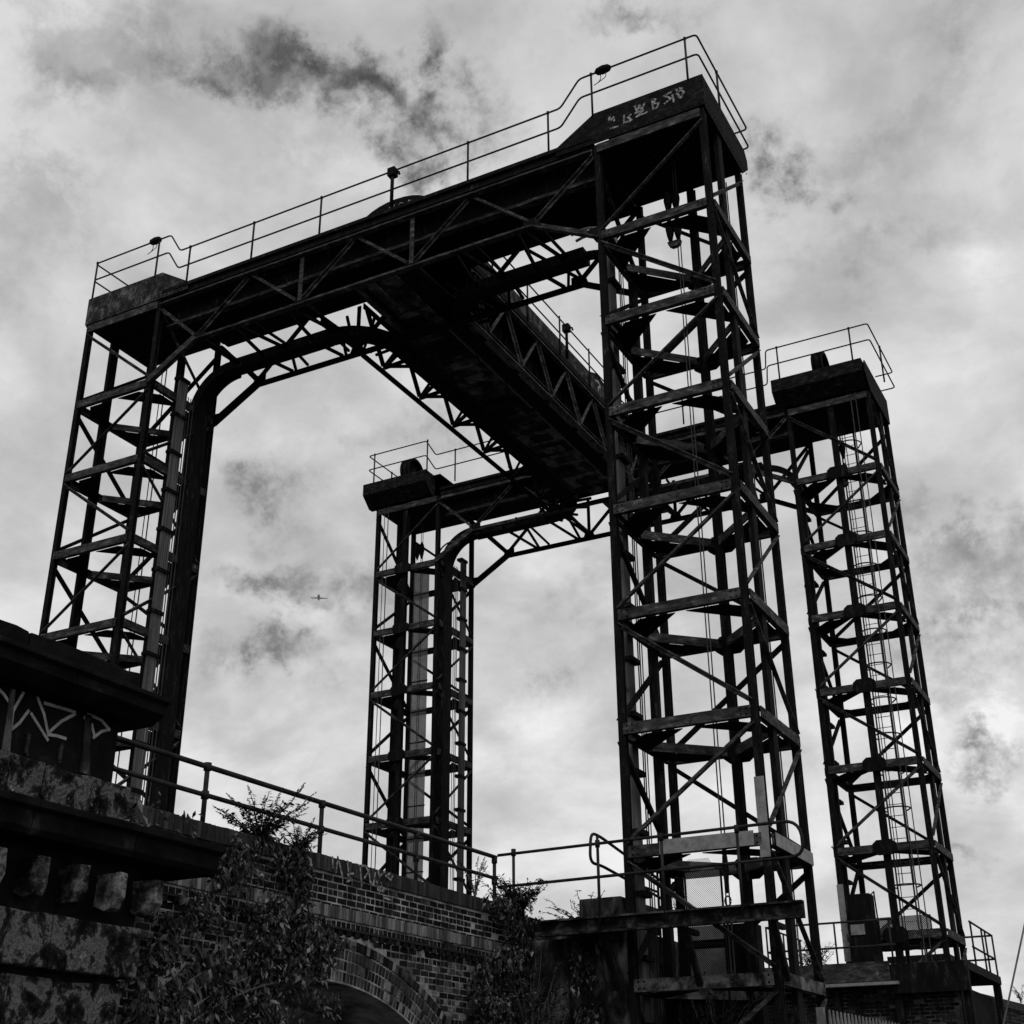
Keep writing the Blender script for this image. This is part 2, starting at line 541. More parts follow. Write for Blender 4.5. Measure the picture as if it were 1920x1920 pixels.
def tower(name, label, xt, xo, yo, ys, extra):
    """xt: track side, xo: outer side, yo: land side, ys: span side"""
    sx = 1 if xo > xt else -1         # towards the outer side
    sy = 1 if ys > yo else -1         # towards the span side
    wx, wy = abs(xo - xt), abs(ys - yo)
    root = thing(name, label, 'tower', ((xt + xo) / 2, (yo + ys) / 2, 0), 'lattice lift towers')

    def P(a, b, z):
        return Vector((xt + (xo - xt) * a, yo + (ys - yo) * b, z))
    # corner columns
    for a in (0, 1):
        for b in (0, 1):
            MB().extrude(prof_H(.135, .135, .03), P(a, b, 0), P(a, b, 21.185), (0, 1, 0)).build('column', 'steel', root)
            p = P(a, b, 0)
            MB().box(p.x - .22, p.x + .22, p.y - .22, p.y + .22, 0, .05).build('base_plate', 'steel', root)
    # inner columns
    p = P(.53, 1, 0)
    MB().extrude(prof_H(.17, .16, .03), p, p + Vector((0, 0, 21.18)), (0, 1, 0)).build('guide_column', 'steel', root)
    p = P(1, .40, 0)
    MB().box(p.x - .05, p.x + .05, p.y - .13, p.y + .13, 0, 21.18).build('guide_column', 'steel', root)
    # levels
    for li, z in enumerate(LEV):
        mid = 'rust' if (extra.get('pale') and li in (1,)) else 'worn_lit'
        # land-side and span-side ties
        for b, s in ((0, -sy), (1, sy)):
            y = P(0, b, z).y + s * .095
            x0, x1 = sorted((xt, xo))
            m = MB()
            # channel: web flat outwards
            m.box(x0 + .04, x1 - .04, y - .012, y + .012, z - .10, z + .10)
            m.box(x0 + .04, x1 - .04, y - s * .012, y - s * .10, z + .08, z + .10)
            m.box(x0 + .04, x1 - .04, y - s * .012, y - s * .10, z - .10, z - .08)
            m.build('tie_beam', mid, root)
        for a, s in ((0, -sx), (1, sx)):
            x = P(a, 0, z).x + s * .095
            y0, y1 = sorted((yo, ys))
            m = MB()
            m.box(x - .012, x + .012, y0 + .04, y1 - .04, z - .10, z + .10)
            m.box(x - s * .012, x - s * .10, y0 + .04, y1 - .04, z + .08, z + .10)
            m.box(x - s * .012, x - s * .10, y0 + .04, y1 - .04, z - .10, z - .08)
            m.build('tie_beam', mid, root)
        # plan bracing: wide flat plates across the corners, with an upstand channel
        if li >= 1:
            for a in (0, 1):
                for b in (0, 1):
                    ex, ey = sx * (1 if a == 0 else -1), sy * (1 if b == 0 else -1)
                    c = P(a, b, z)
                    k0, k1 = .42, 1.12
                    poly = [(c.x + ex * k0, c.y + ey * .02), (c.x + ex * k1, c.y + ey * .02), (c.x + ex * .02, c.y + ey * k1), (c.x + ex * .02, c.y + ey * k0)]
                    MB().slab(poly, 'z', z - .122, z - .104).build('corner_plate', 'steel', root)
                    if b == 1:
                        q0 = Vector((c.x + ex * (k1 + .02), c.y + ey * .06, z - .02))
                        q1 = Vector((c.x + ex * .06, c.y + ey * (k1 + .02), z - .02))
                        MB().bar(q0, q1, .03, .18).build('plan_brace', mid, root)
            # bolted collar round the span-side guide column
            c = P(.53, 1, z)
            hexp = [(c.x - .30, z - .10), (c.x - .19, z - .19), (c.x + .19, z - .19), (c.x + .30, z - .10), (c.x + .30, z + .10), (c.x + .19, z + .19), (c.x - .19, z + .19), (c.x - .30, z + .10)]
            ya = c.y + sy * .13
            MB().slab(hexp, 'y', ya, ya + sy * .07).build('collar', 'steel', root)
    # zigzag braces
    tops = LEV[1:] + [ZTOP]
    nb = len(LEV)
    for i in range(nb):
        zlo, zhi = LEV[nb - 1 - i] + .17, tops[nb - 1 - i] - .17
        if zlo < 1.5:
            continue
        even = i % 2 == 0
        for b, s, flip in ((0, -sy, False), (1, sy, True)):
            alo = (0, 1) if (even != flip) else (1, 0)
            off = Vector((0, s * .075, 0))
            p0, p1 = P(alo[0], b, zlo) + off, P(alo[1], b, zhi) + off
            d = (p1 - p0).normalized() * .01
            MB().extrude(prof_L(.085, .085, .02, s), p0 + d, p1 - d, (0, s, 0)).build('diagonal_brace', 'worn_lit' if s < 0 else 'steel', root)  # light-facing braces get the paler steel, shaded ones the black
        for a, s, flip in ((1, sx, False), (0, -sx, True)):
            blo = (0, 1) if (even != flip) else (1, 0)
            off = Vector((s * .075, 0, 0))
            p0, p1 = P(a, blo[0], zlo) + off, P(a, blo[1], zhi) + off
            d = (p1 - p0).normalized() * .01
            MB().extrude(prof_L(.085, .085, .02, s), p0 + d, p1 - d, (s, 0, 0)).build('diagonal_brace', 'worn_lit' if s > 0 else 'steel', root)  # same lit and shaded colouring on the side faces
    # ribbed guard panels facing the track
    yc = P(0, .40, 0).y
    xg = xt - sx * .20
    z = 2.0
    k = 0
    while z < 18.2:
        h = BAY / 2 - .06
        prof = []
        for j in range(9):
            prof.append((-.15 + .3 * j / 8, .012 if j % 2 else .045))
        prof = prof + [(.15, -.03), (-.15, -.03)]
        m = MB()
        n = len(prof)
        vs = []
        for zz in (z, z + h):
            for a, b in prof:
                vs.append((xg - sx * b, yc + a, zz))
        m.add(vs, [(i, (i + 1) % n, n + (i + 1) % n, n + i) for i in range(n)] + [tuple(range(n)), tuple(range(n, 2 * n))])
        m.build('guard_panel', 'guard', root)
        MB().box(xg - sx * .07, xg + sx * .14, yc - .20, yc + .20, z + h - .02, z + h + .07).build('clip', 'steel', root)
        z += BAY / 2
        k += 1
    # thick riveted trunk beside the guide with a bent head running into the cross girder
    wide = .24 if sx < 0 else .08
    xa = xt - sx * .03
    ya = yo + sy * (1.80 if sx < 0 else 1.72)
    cx = xa - sx * 1.15
    m = MB()
    full = [Vector((xa, ya, 0))] + arc((cx, ya, 18.60), 1.15, 0, math.pi / 2, 14, (sx, 0, 0), (0, 0, 1))
    w0, h0 = wide, min(.13, wide)
    vs, n = [], len(full)
    for i, q in enumerate(full):
        t = (full[min(i + 1, n - 1)] - full[max(i - 1, 0)]).normalized()
        nrm = Vector((-t.z, 0, t.x))
        for e, f in ((1, 1), (1, -1), (-1, -1), (-1, 1)):
            vs.append(q + nrm * (h0 * e) + Vector((0, w0 * f, 0)))
    fs = [(4 * i + k2, 4 * i + (k2 + 1) % 4, 4 * i + 4 + (k2 + 1) % 4, 4 * i + 4 + k2) for i in range(n - 1) for k2 in range(4)] + [(0, 1, 2, 3), (4 * n - 4, 4 * n - 3, 4 * n - 2, 4 * n - 1)]
    m.add(vs, fs).build('bent_trunk', 'steel', root)
    # thin control rods
    for a, b, r in ((.80, .97, .018), (.86, .97, .014)):
        p = P(a, b, 0)
        MB().tube([(p.x, p.y + sy * .22, .0), (p.x, p.y + sy * .22, ZTOP + .1)], r, 6).build('control_rod', 'rope', root)
    for a, b, r in ((-.06, .53, .014), (-.06, .57, .014), (-.06, .62, .012)):
        p = P(a, b, 0)
        MB().tube([(p.x, p.y, .0), (p.x, p.y, 18.9)], r, 6).build('control_rod', 'rope', root)
    # head: fascia, sides, soffit, lid
    x_end = xo - sx * -.07
    x_in = xt - sx * .05
    yl = yo - sy * .11
    yf = ys + sy * .5
    zt = 22.08
    soff = [(x_in, yl + sy * .05), (x_end, yl + sy * .05), (x_end, ys + sy * .02), (x_in, ys + sy * .02)]
    MB().slab(soff, 'z', 21.19, 21.22).build('soffit', 'steel', root)
    MB().slab(soff, 'z', zt - .05, zt - .02).build('lid', 'steel', root)
    fas = [(xt - sx * .98, 21.47), (xt - sx * .02, zt), (x_end + sx * .04, zt), (x_end + sx * .04, 21.24), (xt - sx * .98, 21.24)]
    MB().slab(fas, 'y', yl, yl + sy * .03).build('fascia', extra.get('fascia', 'fascia_dark'), root)
    MB().slab([(yl + sy * .035, zt), (yf - sy * .15, zt), (yf, zt - .2), (yf, 21.62), (yf - sy * .45, 21.2), (yl + sy * .035, 21.2)], 'x', x_end + sx * .005, x_end + sx * .035).build('end_plate', 'steel', root)
    # bearing box on the span side with sloping belly
    xb0, xb1 = extra.get('box', (xt + sx * .02, x_end))
    MB().slab([(yf, zt + .02), (yf, zt - .40), (yf - sy * .42, 21.30), (yf - sy * .62, 21.30), (yf - sy * .62, zt + .02)], 'x', xb0, xb1).build('bearing_box', 'fascia_dark', root)
    # land-side chord under the fascia
    x0, x1 = sorted((xt, xo))
    for y in ((yo - sy * .10,) if sy > 0 else (ys + sy * .10,)):
        MB().box(x0 + .02, x1 - .02, y - .02, y + .02, ZTOP - .11, ZTOP + .10).build('head_beam', 'worn_lit', root)
    if not extra.get('far'):
        rv = MB()

        def rivet(p, nx, ny, r=.020):
            n = Vector((nx, ny, 0))
            t = Vector((-ny, nx, 0))
            o = len(rv.v)
            for k in range(6):
                an = math.pi * k / 3
                rv.v.append(tuple(p + t * (r * math.cos(an)) + Vector((0, 0, r * math.sin(an)))))
            for k in range(6):
                an = math.pi * k / 3
                rv.v.append(tuple(p + n * .014 + t * (r * .55 * math.cos(an)) + Vector((0, 0, r * .55 * math.sin(an)))))
            rv.f.extend([(o + k, o + (k + 1) % 6, o + 6 + (k + 1) % 6, o + 6 + k) for k in range(6)] + [tuple(o + 6 + k for k in range(6))])
        for z in LEV:
            for e in (.12, .22, wx - .22, wx - .12):
                for dz in (-.055, .055):
                    rivet(Vector((min(xt, xo) + e, YN0 - .107, z + dz)), 0, -1)
                    rivet(Vector((max(xt, xo) + .107, YN0 + min(e, wy - .1), z + dz)), 1, 0)
            for q in (-.75, -.6, -.45, -.3, .3, .45, .6, .75):
                for xx in (xt, xo):
                    for e in (-.045, .045):
                        rivet(Vector((xx + e, YN0 - .0685, z + q)), 0, -1, .014)
        for k in range(22):
            rivet(Vector((x_end + sx * .035, yl + .12 + k * .125, 21.36)), sx, 0, .024)
            if k % 2:
                rivet(Vector((x_end + sx * .035, yl + .12 + k * .125, 21.9)), sx, 0, .024)
        for k in range(26):
            rivet(Vector((min(x_end, xt - sx * .9) + .1 + k * .13, yl, 21.30)), 0, -1, .02)
        rv.build('rivets', 'steel', root)['kind'] = 'stuff'
    if extra.get('far'):
        # grooved pulley wheel
        c = P(.47, .97, 22.36)
        m = MB()
        prof = [(.17, .48), (.17, .56), (.12, .56), (.085, .49), (.05, .56), (.0, .56), (-.05, .56), (-.085, .49), (-.12, .56), (-.17, .56), (-.17, .48)]
        n = 28
        vs = []
        for i in range(n):
            an = 2 * math.pi * i / n
            for dx, r in prof:
                vs.append((c.x + dx, c.y + r * math.cos(an), c.z + r * math.sin(an)))
        q = len(prof)
        fs = [(i * q + j, i * q + (j + 1) % q, ((i + 1) % n) * q + (j + 1) % q, ((i + 1) % n) * q + j) for i in range(n) for j in range(q)]
        m.add(vs, fs)
        wheel = m.build('pulley_wheel', 'steel', root)
        for j in range(6):
            an = math.pi * j / 6
            d = Vector((0, math.cos(an), math.sin(an))) * .49
            MB().bar(c - d, c + d, .05, .07, (1, 0, 0)).build('spoke', 'steel', wheel)
    return root, P, sx, sy


NX = (-21.55, -24.05, -8.91, -6.46)
FX = (-21.2, -23.66, -8.76, -6.34)
YN0, YN1, YF1, YF0 = 21.0, 23.34, 34.6, 36.9
t_nl, P_nl, _, _ = tower('lift_tower', 'black steel lattice tower rising behind the graffitied stone pier', NX[0], NX[1], YN0, YN1, dict(fascia='fascia'))
t_nr, P_nr, _, _ = tower('lift_tower', 'black steel lattice tower with pale painted patches beside the concrete abutment', NX[2], NX[3], YN0, YN1, dict(pale=1))
t_fl, P_fl, _, _ = tower('lift_tower', 'black lattice tower with a perforated screen shaft beyond the brick parapet', FX[0], FX[1], YF0, YF1, dict(far=1, box=(-24.05, -21.45)))
t_fr, P_fr, _, _ = tower('lift_tower', 'black lattice tower with a hooped caged ladder inside', FX[2], FX[3], YF0, YF1, dict(far=1, box=(-9.08, -6.31)))

# painted patches on the tower beside the abutment
y = YN0 - .135
MB().box(-8.28, -6.62, y - .012, y - .003, 5.66, 5.90).build('painted_patch', 'painted', t_nr)
c = P_nr(1, 0, 0)
MB().box(c.x - .085, c.x + .085, c.y - .105, c.y - .095, 5.46, 6.78).build('painted_patch', 'painted', t_nr)
MB().box(c.x + .135, c.x + .142, YN0 + .1, YN1 - .1, 5.66, 5.88).build('painted_patch', 'painted', t_nr)
c = P_fr(0, 1, 0)
MB().box(c.x - .085, c.x + .085, c.y - .105, c.y - .095, 5.2, 7.1).build('painted_patch', 'painted', t_fr)
# graffiti on the head of that tower
CAPG = [[(-8.57, 21.64), (-8.55, 21.71), (-8.5, 21.61), (-8.45, 21.67), (-8.44, 21.56)], [(-8.54, 21.38), (-8.36, 21.37)], [(-8.2, 21.6), (-8.21, 21.41), (-8.08, 21.39)],
        [(-8.04, 21.57), (-8.11, 21.52), (-8.03, 21.41), (-8.11, 21.4)], [(-7.94, 21.76), (-7.89, 21.58), (-7.83, 21.75), (-7.79, 21.58), (-7.7, 21.74)],
        [(-7.94, 21.56), (-7.74, 21.56), (-7.91, 21.45), (-7.66, 21.47)], [(-7.53, 21.78), (-7.51, 21.5)],
        [(-7.53, 21.78), (-7.44, 21.74), (-7.51, 21.65), (-7.38, 21.6), (-7.42, 21.5), (-7.51, 21.49)], [(-7.08, 21.78), (-7.24, 21.75), (-7.09, 21.61), (-7.24, 21.53)],
        [(-7.05, 21.69), (-7.03, 21.48)], [(-6.95, 21.8), (-6.9, 21.54)], [(-6.82, 21.78), (-6.95, 21.68), (-6.87, 21.53), (-6.79, 21.65), (-6.88, 21.81)]]
for s in CAPG:
    ribbon([(a, b + .10) for a, b in s], .045, 'y', YN0 - .112).build('graffiti_stroke', 'faded', t_nr)
# caged ladder in the far tower
lad = MB()
lx0, lx1, ly = -7.74, -7.32, 36.6
for x in (lx0, lx1):
    lad.box(x - .02, x + .02, ly - .01, ly + .03, 4.9, 21.2)
lad = lad.build('ladder', 'rope', t_fr)
z = 5.1
while z < 21:
    MB().tube([(lx0, ly + .01, z), (lx1, ly + .01, z)], .011, 5).build('rung', 'rope', lad)
    z += .31
z = 7.2
while z < 21:
    hp = [Vector((lx0, ly, z))] + arc(((lx0 + lx1) / 2 + .1, ly - .28, z), .38, math.pi * 1.02, math.pi * 2 - .02, 10, (1, 0, 0), (0, 1, 0)) + [Vector((lx1 + .1, ly, z))]
    MB().tube(hp, .022, 5).build('hoop', 'rope', lad)
    z += 1.02
for dx in (-.27, -.02, .25):
    xx = (lx0 + lx1) / 2 + .1 + dx
    yy = ly - .28 - math.sqrt(max(.02, .38 ** 2 - dx ** 2)) + .02
    MB().box(xx - .012, xx + .012, yy - .006, yy + .006, 7.2, 20.9).build('cage_strap', 'rope', lad)
# screen shaft in the far tower by the parapet
for i in range(14):
    z0 = 4.6 + i * 1.06
    MB().box(-23.05, -22.42, 36.05, 36.06, z0, z0 + 1.02).build('screen_panel', 'perf_far', t_fl)
    MB().box(-23.06, -22.41, 36.04, 36.075, z0 + 1.02, z0 + 1.06).build('screen_rail', 'steel', t_fl)
ribbon([(-20.93, 7.25), (-21.05, 7.28), (-21.07, 7.16), (-20.95, 7.1), (-20.95, 6.98), (-21.08, 6.97)], .05, 'y', YF1 - .14).build('graffiti_stroke', 'paint', t_fl)

# ================================================================== hoisting tackle
def teardrop(m, x, y, z, h, r):
    m.tube([(x, y, z), (x, y, z - h * .18), (x, y, z - h * .45), (x, y, z - h * .72), (x, y, z - h)], [r * .25, r * .8, r, r * .75, r * .35], 10)


def tackle(label, x, y, ztop, zbot, n):
    root = thing('hoisting_tackle', label, 'tackle', (x, y, ztop), 'rope tackles in the towers')
    for k, dx in enumerate((-.09, .09)):
        for zz in ([20.40, 19.62] if n else [20.2]):
            m = MB()
            teardrop(m, x + dx, y, zz, .62, .10)
            m.build('rope_socket', 'steel', root, True)
            MB().tube([(x + dx, y - .0, zz - .6), (x + dx + .05, y, zz - .72), (x + dx, y, zz - .86), (x + dx - .05, y, zz - .72)], .02, 6, True).build('shackle', 'steel', root)
        MB().tube([(x + dx * .35 + .1, y, ztop), (x + dx * .35 + .1, y, zbot)], .013, 6).build('rope', 'rope', root)
    if n:
        m = MB()
        m.slab([(x - .15, 18.98), (x + .15, 18.98), (x + .13, 18.90), (x + .06, 18.84), (x - .06, 18.84), (x - .13, 18.90)], 'y', y - .06, y + .06)
        m.build('yoke', 'worn_lit', root)
        m = MB()
        teardrop(m, x + .1, y, 5.9, .75, .06)
        m.build('rope_socket', 'steel', root, True)
        for dz in (0, .16, .32):
            MB().tube(arc((x + .1, y, 5.02 - dz), .055, 0, 2 * math.pi * .98, 8, (1 if dz != .16 else 0, 0 if dz != .16 else 1, 0), (0, 0, 1.5)), .016, 5).build('chain_link', 'steel', root)
    return root


tackle('twin rope sockets and yoke hanging inside the tower beside the abutment', -7.7, 22.2, 21.2, 3.7, 1)
tackle('rope sockets hanging in the tower with the perforated screen shaft', -22.66, 35.75, 21.2, 9.0, 0)
tackle('rope sockets hanging in the tower with the caged ladder', -7.62, 35.75, 21.2, 5.0, 1)

# ================================================================== CROSS GIRDERS
def railing_part(parent, runs, posts, r=.024, pr=.026, name='guard_rail'):
    """runs: list of point lists (tubes); posts: list of (x,y,z0,z1)"""
    first = None
    for pts in runs:
        o = MB().tube(pts, r, 8).build(name, 'rail', parent, True)
        first = first or o
    for (x, y, z0, z1) in posts:
        MB().tube([(x, y, z0), (x, y, z1 + .02)], pr, 8).build('post', 'rail', parent, True)
        MB().tube([(x, y, z1 - .03), (x, y, z1 + .035)], pr * 1.35, 8).build('post_knob', 'rail', parent, True)
    return first


def round_poly(pts, r=.18, n=5):
    pts = [Vector(p) for p in pts]
    out = [pts[0]]
    for a, b, c in zip(pts[:-2], pts[1:-1], pts[2:]):
        d0, d1 = (a - b), (c - b)
        rr = min(r, d0.length * .45, d1.length * .45)
        p0, p1 = b + d0.normalized() * rr, b + d1.normalized() * rr
        for i in range(n + 1):
            t = i / n
            out.append(p0 * (1 - t) ** 2 + b * (2 * t * (1 - t)) + p1 * t ** 2)
    out.append(pts[-1])
    return out


def portal(name, label, X, yo, ys, gy, cover):
    """X = track/outer x of left and right towers; gy = y of the guarded edge"""
    sy = 1 if ys > yo else -1
    xl, xlo, xr, xro = X
    root = thing(name, label, 'girder', ((xl + xr) / 2, (yo + ys) / 2, 19.6), 'cross girders')
    sc = (xr - xl) / 12.64
    x0 = xl
    bot = [xl + (1.45 + 3.2 * i) * sc for i in range(4)]
    top = [xl] + [xl + (3.05 + 3.2 * i) * sc for i in range(3)] + [xr]
    ZB, ZT = 19.6, 21.08
    for y, s in ((yo, -sy), (ys, sy)):
        o = y + s * .10
        lit = 'worn_lit' if s < 0 else 'steel'  # light painted in: the truss facing the light takes the paler steel
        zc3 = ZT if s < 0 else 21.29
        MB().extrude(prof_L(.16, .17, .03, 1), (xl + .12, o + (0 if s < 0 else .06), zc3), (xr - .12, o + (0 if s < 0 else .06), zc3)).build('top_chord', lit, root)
        MB().extrude(prof_L(.16, .17, .03, 1), (bot[0], o, ZB), (bot[3], o, ZB)).build('bottom_chord', lit, root)
        for xa, xb, e in ((bot[0], xl, 1), (bot[3], xr, -1)):
            MB().extrude(prof_L(.14, .16, .03, 1), (xa, o - s * .004, ZB), (xb, o - s * .004, 18.74)).build('knee_brace', lit, root)
            MB().slab([(xa - .22 * e, ZB - .20), (xa - .02 * e, ZB - .10), (xa + .26 * e, ZB - .09), (xa + .26 * e, ZB + .2), (xa - .1 * e, ZB + .2)], 'y', o - s * .03, o - s * .045).build('gusset', 'steel', root)
            MB().slab([(xb - .05 * e, 18.55), (xb + .1 * e, 18.6), (xb + .32 * e, 18.98), (xb - .05 * e, 19.0)], 'y', o - s * .03, o - s * .045).build('gusset', 'steel', root)
        for xa in bot[1:3]:
            MB().slab([(xa - .24, ZB - .07), (xa + .24, ZB - .07), (xa + .14, ZB + .2), (xa - .14, ZB + .2)], 'y', o - s * .03, o - s * .045).build('gusset', 'steel', root)
        yy = y + s * .06
        for k in range(4):
            for tx in (top[k], top[k + 1]):
                p0, p1 = Vector((bot[k], yy, ZB + .06)), Vector((tx, yy, ZT + (-.06 if s < 0 else .12)))
                d = (p1 - p0).normalized() * .12
                MB().extrude(prof_L(.085, .085, .02, 1), p0 + d, p1 - d, (0, s, 0)).build('web_brace', lit, root)
            if k in (1, 2):
                MB().bar((bot[k], yy + s * .012, ZB + .08), (bot[k], yy + s * .012, ZT - .08), .11, .03, (0, s, 0)).build('web_post', lit, root)
        # plate web behind the truss, with flanges
        if s > 0:
            continue
        yw = y - s * .28
        zl = 20.53 if s < 0 else 20.98
        m = MB().box(xl + .1, xr - .1, yw - .01, yw + .01, zl, 21.18)
        m.build('web_plate', 'steel', root)
        MB().box(xl + .1, xr - .1, yw - .09, yw + .09, zl - .03, zl).build('flange', lit, root)
        MB().box(xl + .1, xr - .1, yw + s * .012, yw + s * .03, zl + .004, zl + .11).build('flange_angle', lit, root)
    # deck
    ya, yb = sorted((yo - sy * .06, ys + sy * .06))
    MB().box(xl + .1, xr - .1, ya, yb, 21.20, 21.36).build('deck', 'steel', root)
    MB().box(xl + .1, xr - .1, ya - .07, ya + .02, 21.37, 21.47).build('kerb', 'steel', root)
    MB().box(xl + .1, xr - .1, yb - .02, yb + .07, 21.37, 21.47).build('kerb', 'steel', root)
    # bottom bracing: trunk in the middle of the bottom plane and struts to both chords
    ym = yo + sy * 1.72
    MB().box(bot[0] - .28, -17.26 if yo < 30 else -17.3, ym - .19, ym + .19, 19.60, 19.90).build('trunk', 'steel', root)
    MB().box(-12.72, bot[3] + .46, ym - .19, ym + .19, 19.60, 19.90).build('trunk', 'steel', root)
    for xa, xb in ((bot[0], bot[1]), (bot[2], bot[3])):
        n = 4
        for i in range(n + 1):
            x = xa + (xb - xa) * i / n
            x2 = min(max(x + (.35 if i % 2 else -.35), xa), xb)
            for e in (yo, ys):
                MB().bar((x, ym, 19.74), (x2, e + (.08 if e > ym else -.08), 19.62), .07, .07).build('bottom_brace', 'steel', root)
            if i % 2 == 0:
                for e in (yo, ys):
                    MB().bar((x + .04, ym, 19.80), (x + .04, e + (.08 if e > ym else -.08), 19.66), .06, .06).build('bottom_brace', 'steel', root)
    # soffit walkway plates in the middle bay
    for i in range(2, 5):
        x = bot[1] + .08 + i * .62
        MB().box(x, x + .58, ya + .35, yb - .1, 19.82, 19.84).build('floor_plate', 'plate', root)
    # hangers carrying the plates
    for x in (bot[1], (bot[1] + bot[2]) / 2, bot[2]):
        MB().box(x - .03, x + .03, ya + .3, yb - .05, 19.70, 19.81).build('bearer', 'steel', root)
    # guard rails
    zr, zh = 22.60, 23.25
    zm = .56
    xs = [xl + (0.9 + 2.115 * i) * sc for i in range(6)]
    ro, rro = xlo - .03, xro - .22
    for d in (0, zm):
        yend = ys + sy * .75
        if cover:       # near girder: the rail follows the land edge and wraps both ends
            line = [(xlo + .05, yend - sy * .3, zh - d), (xlo - .06, gy, zh - d), (xl + .15, gy, zh - d), (xl + .55, gy, zr - d), (xr - .85, gy, zr - d), (xr - .35, gy, zh - d), (xro + .05, gy, zh - d), (xro + .05, yend + sy * .25, zh - d), (xro - .42, yend + sy * .25, zh - d)]
        else:
            yend = yo - sy * .3
            line = [(xlo - .25, yend, zh - d), (xlo - .25, gy, zh - d), (xl - .30, gy, zh - d), (xl + .10, gy, zr - d), (xr - 1.5, gy, zr - d), (xr - .45, gy, zr - d), (xr - .40, gy, zh - d), (xro + .35, gy, zh - d), (xro + .35, yend - sy * .2, zh - d), (xro - .2, yend - sy * .2, zh - d)]
        MB().tube(round_poly(line, .10), .022, 8).build('guard_rail', 'rail', root, True)
    pr = [(x, gy, 21.4, zr) for x in xs] + [(xl - .25, gy, 22.0, zh), (xlo + .0, gy, 22.0, zh), (xr - .05, gy, 22.0, zh), (rro + .0, gy, 22.0, zh)]
    if cover:
        pr += [(xro + .05, gy + sy * 1.3, 22.0, zh), (xlo + .05, ys, 22.0, zh), (xro - .40, ys + sy * 1.0, 22.1, zh)]
    else:
        pr += [(xro + .35, gy - sy * 1.5, 22.0, zh), (xlo - .25, gy - sy * 1.5, 22.0, zh)]
    railing_part(root, [], pr)
    if cover:
        # low rounded wheel cover standing on the deck
        m = MB()
        n = 14
        pts = [(-14.35 + 1.1 * math.cos(math.pi * i / n), 21.30 + .62 * math.sin(math.pi * i / n)) for i in range(n + 1)]
        m.slab(pts, 'y', yo + .12, yo + .75)
        o = m.build('wheel_cover', 'fascia_dark', root)
        for s in ([(-14.55, 21.62), (-14.5, 21.74), (-14.42, 21.62), (-14.35, 21.75)], [(-14.28, 21.64), (-14.2, 21.76), (-14.1, 21.7), (-14.2, 21.62)], [(-14.0, 21.62), (-13.95, 21.74), (-13.85, 21.66)]):
            ribbon(s, .025, 'y', yo + .117).build('graffiti_stroke', 'faded', o)
    return root, bot


g_near, botN = portal('cross_girder', 'steel cross girder topped by a rounded wheel cover, springing from the tower behind the pier', NX, YN0, YN1, YN0 - .10, True)
g_far, botF = portal('cross_girder', 'steel cross girder between the screened tower and the tower with the caged ladder', FX, YF0, YF1, YF1 - .42, False)

# light arcs of cable trunking beside the abutment tower head
for k in range(2):
    MB().tube(arc((-9.75, 21.9 + k * .25, 19.0), .85, R(5), R(110), 10, (1, 0, 0), (0, 0, 1)), .035, 6).build('cable_trunking', 'painted', g_near)
    MB().tube(arc((-20.75, 34.75 + k * .2, 18.9), .55, R(80), R(178), 8, (1, 0, 0), (0, 0, 1)), .03, 6).build('cable_trunking', 'guard', g_far)

# ================================================================== LONG GIRDER
root = thing('long_girder', 'long steel girder with riveted floor plates linking the two cross girders', 'girder', (-15.2, 29, 19.6))
XA, XB = -16.75, -13.6
y0, y1 = YN1 + .2, YF1 - .2
NP = 6
ys_ = [y0 + (y1 - y0) * i / NP for i in range(NP + 1)]
for x, s in ((XA, -1), (XB, 1)):
    lit = 'pale_worn' if s > 0 else 'steel'  # lit side coloured paler than its twin on the shaded side
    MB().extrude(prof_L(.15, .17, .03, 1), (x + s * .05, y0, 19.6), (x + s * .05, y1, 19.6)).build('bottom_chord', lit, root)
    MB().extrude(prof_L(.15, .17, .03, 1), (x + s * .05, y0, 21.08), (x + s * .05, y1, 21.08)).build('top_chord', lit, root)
    for i in range(NP):
        ya, yb, ym = ys_[i], ys_[i + 1], (ys_[i] + ys_[i + 1]) / 2
        for p, q in (((x + s * .02, ya, 21.0), (x + s * .02, ym, 19.68)), ((x + s * .02, ym, 19.68), (x + s * .02, yb, 21.0))):
            MB().extrude(prof_L(.09, .09, .02, 1), p, q, (s, 0, 0)).build('web_brace', lit, root)
        # pairs of bottom-plane struts to the trunk
        xt_ = x + .75 * (1 if s < 0 else -1)
        MB().bar((x, ym, 19.62), (xt_, ym - .35, 19.75), .08, .08).build('bottom_brace', 'steel', root)
        MB().bar((x, ym, 19.62), (xt_, ym + .12, 19.75), .08, .08).build('bottom_brace', 'steel', root)
        MB().bar((x, ym + .05, 19.70), (xt_, ym + .55, 19.75), .07, .07).build('bottom_brace', 'steel', root)
    xw = x - s * .55
    MB().box(xw - .01, xw + .01, y0, y1, 20.45, 21.18).build('web_plate', 'steel', root)
    MB().box(xw - .09, xw + .09, y0, y1, 20.42, 20.45).build('flange', lit, root)
    for i in range(0, 2 * NP + 1):
        yy = y0 + (y1 - y0) * i / (2 * NP)
        MB().box(xw - s * .01, xw + s * .07, yy - .02, yy + .02, 20.455, 21.17).build('stiffener', 'steel', root)
MB().box(XA - .05, XB + .05, y0, y1, 21.20, 21.36).build('deck', 'steel', root)
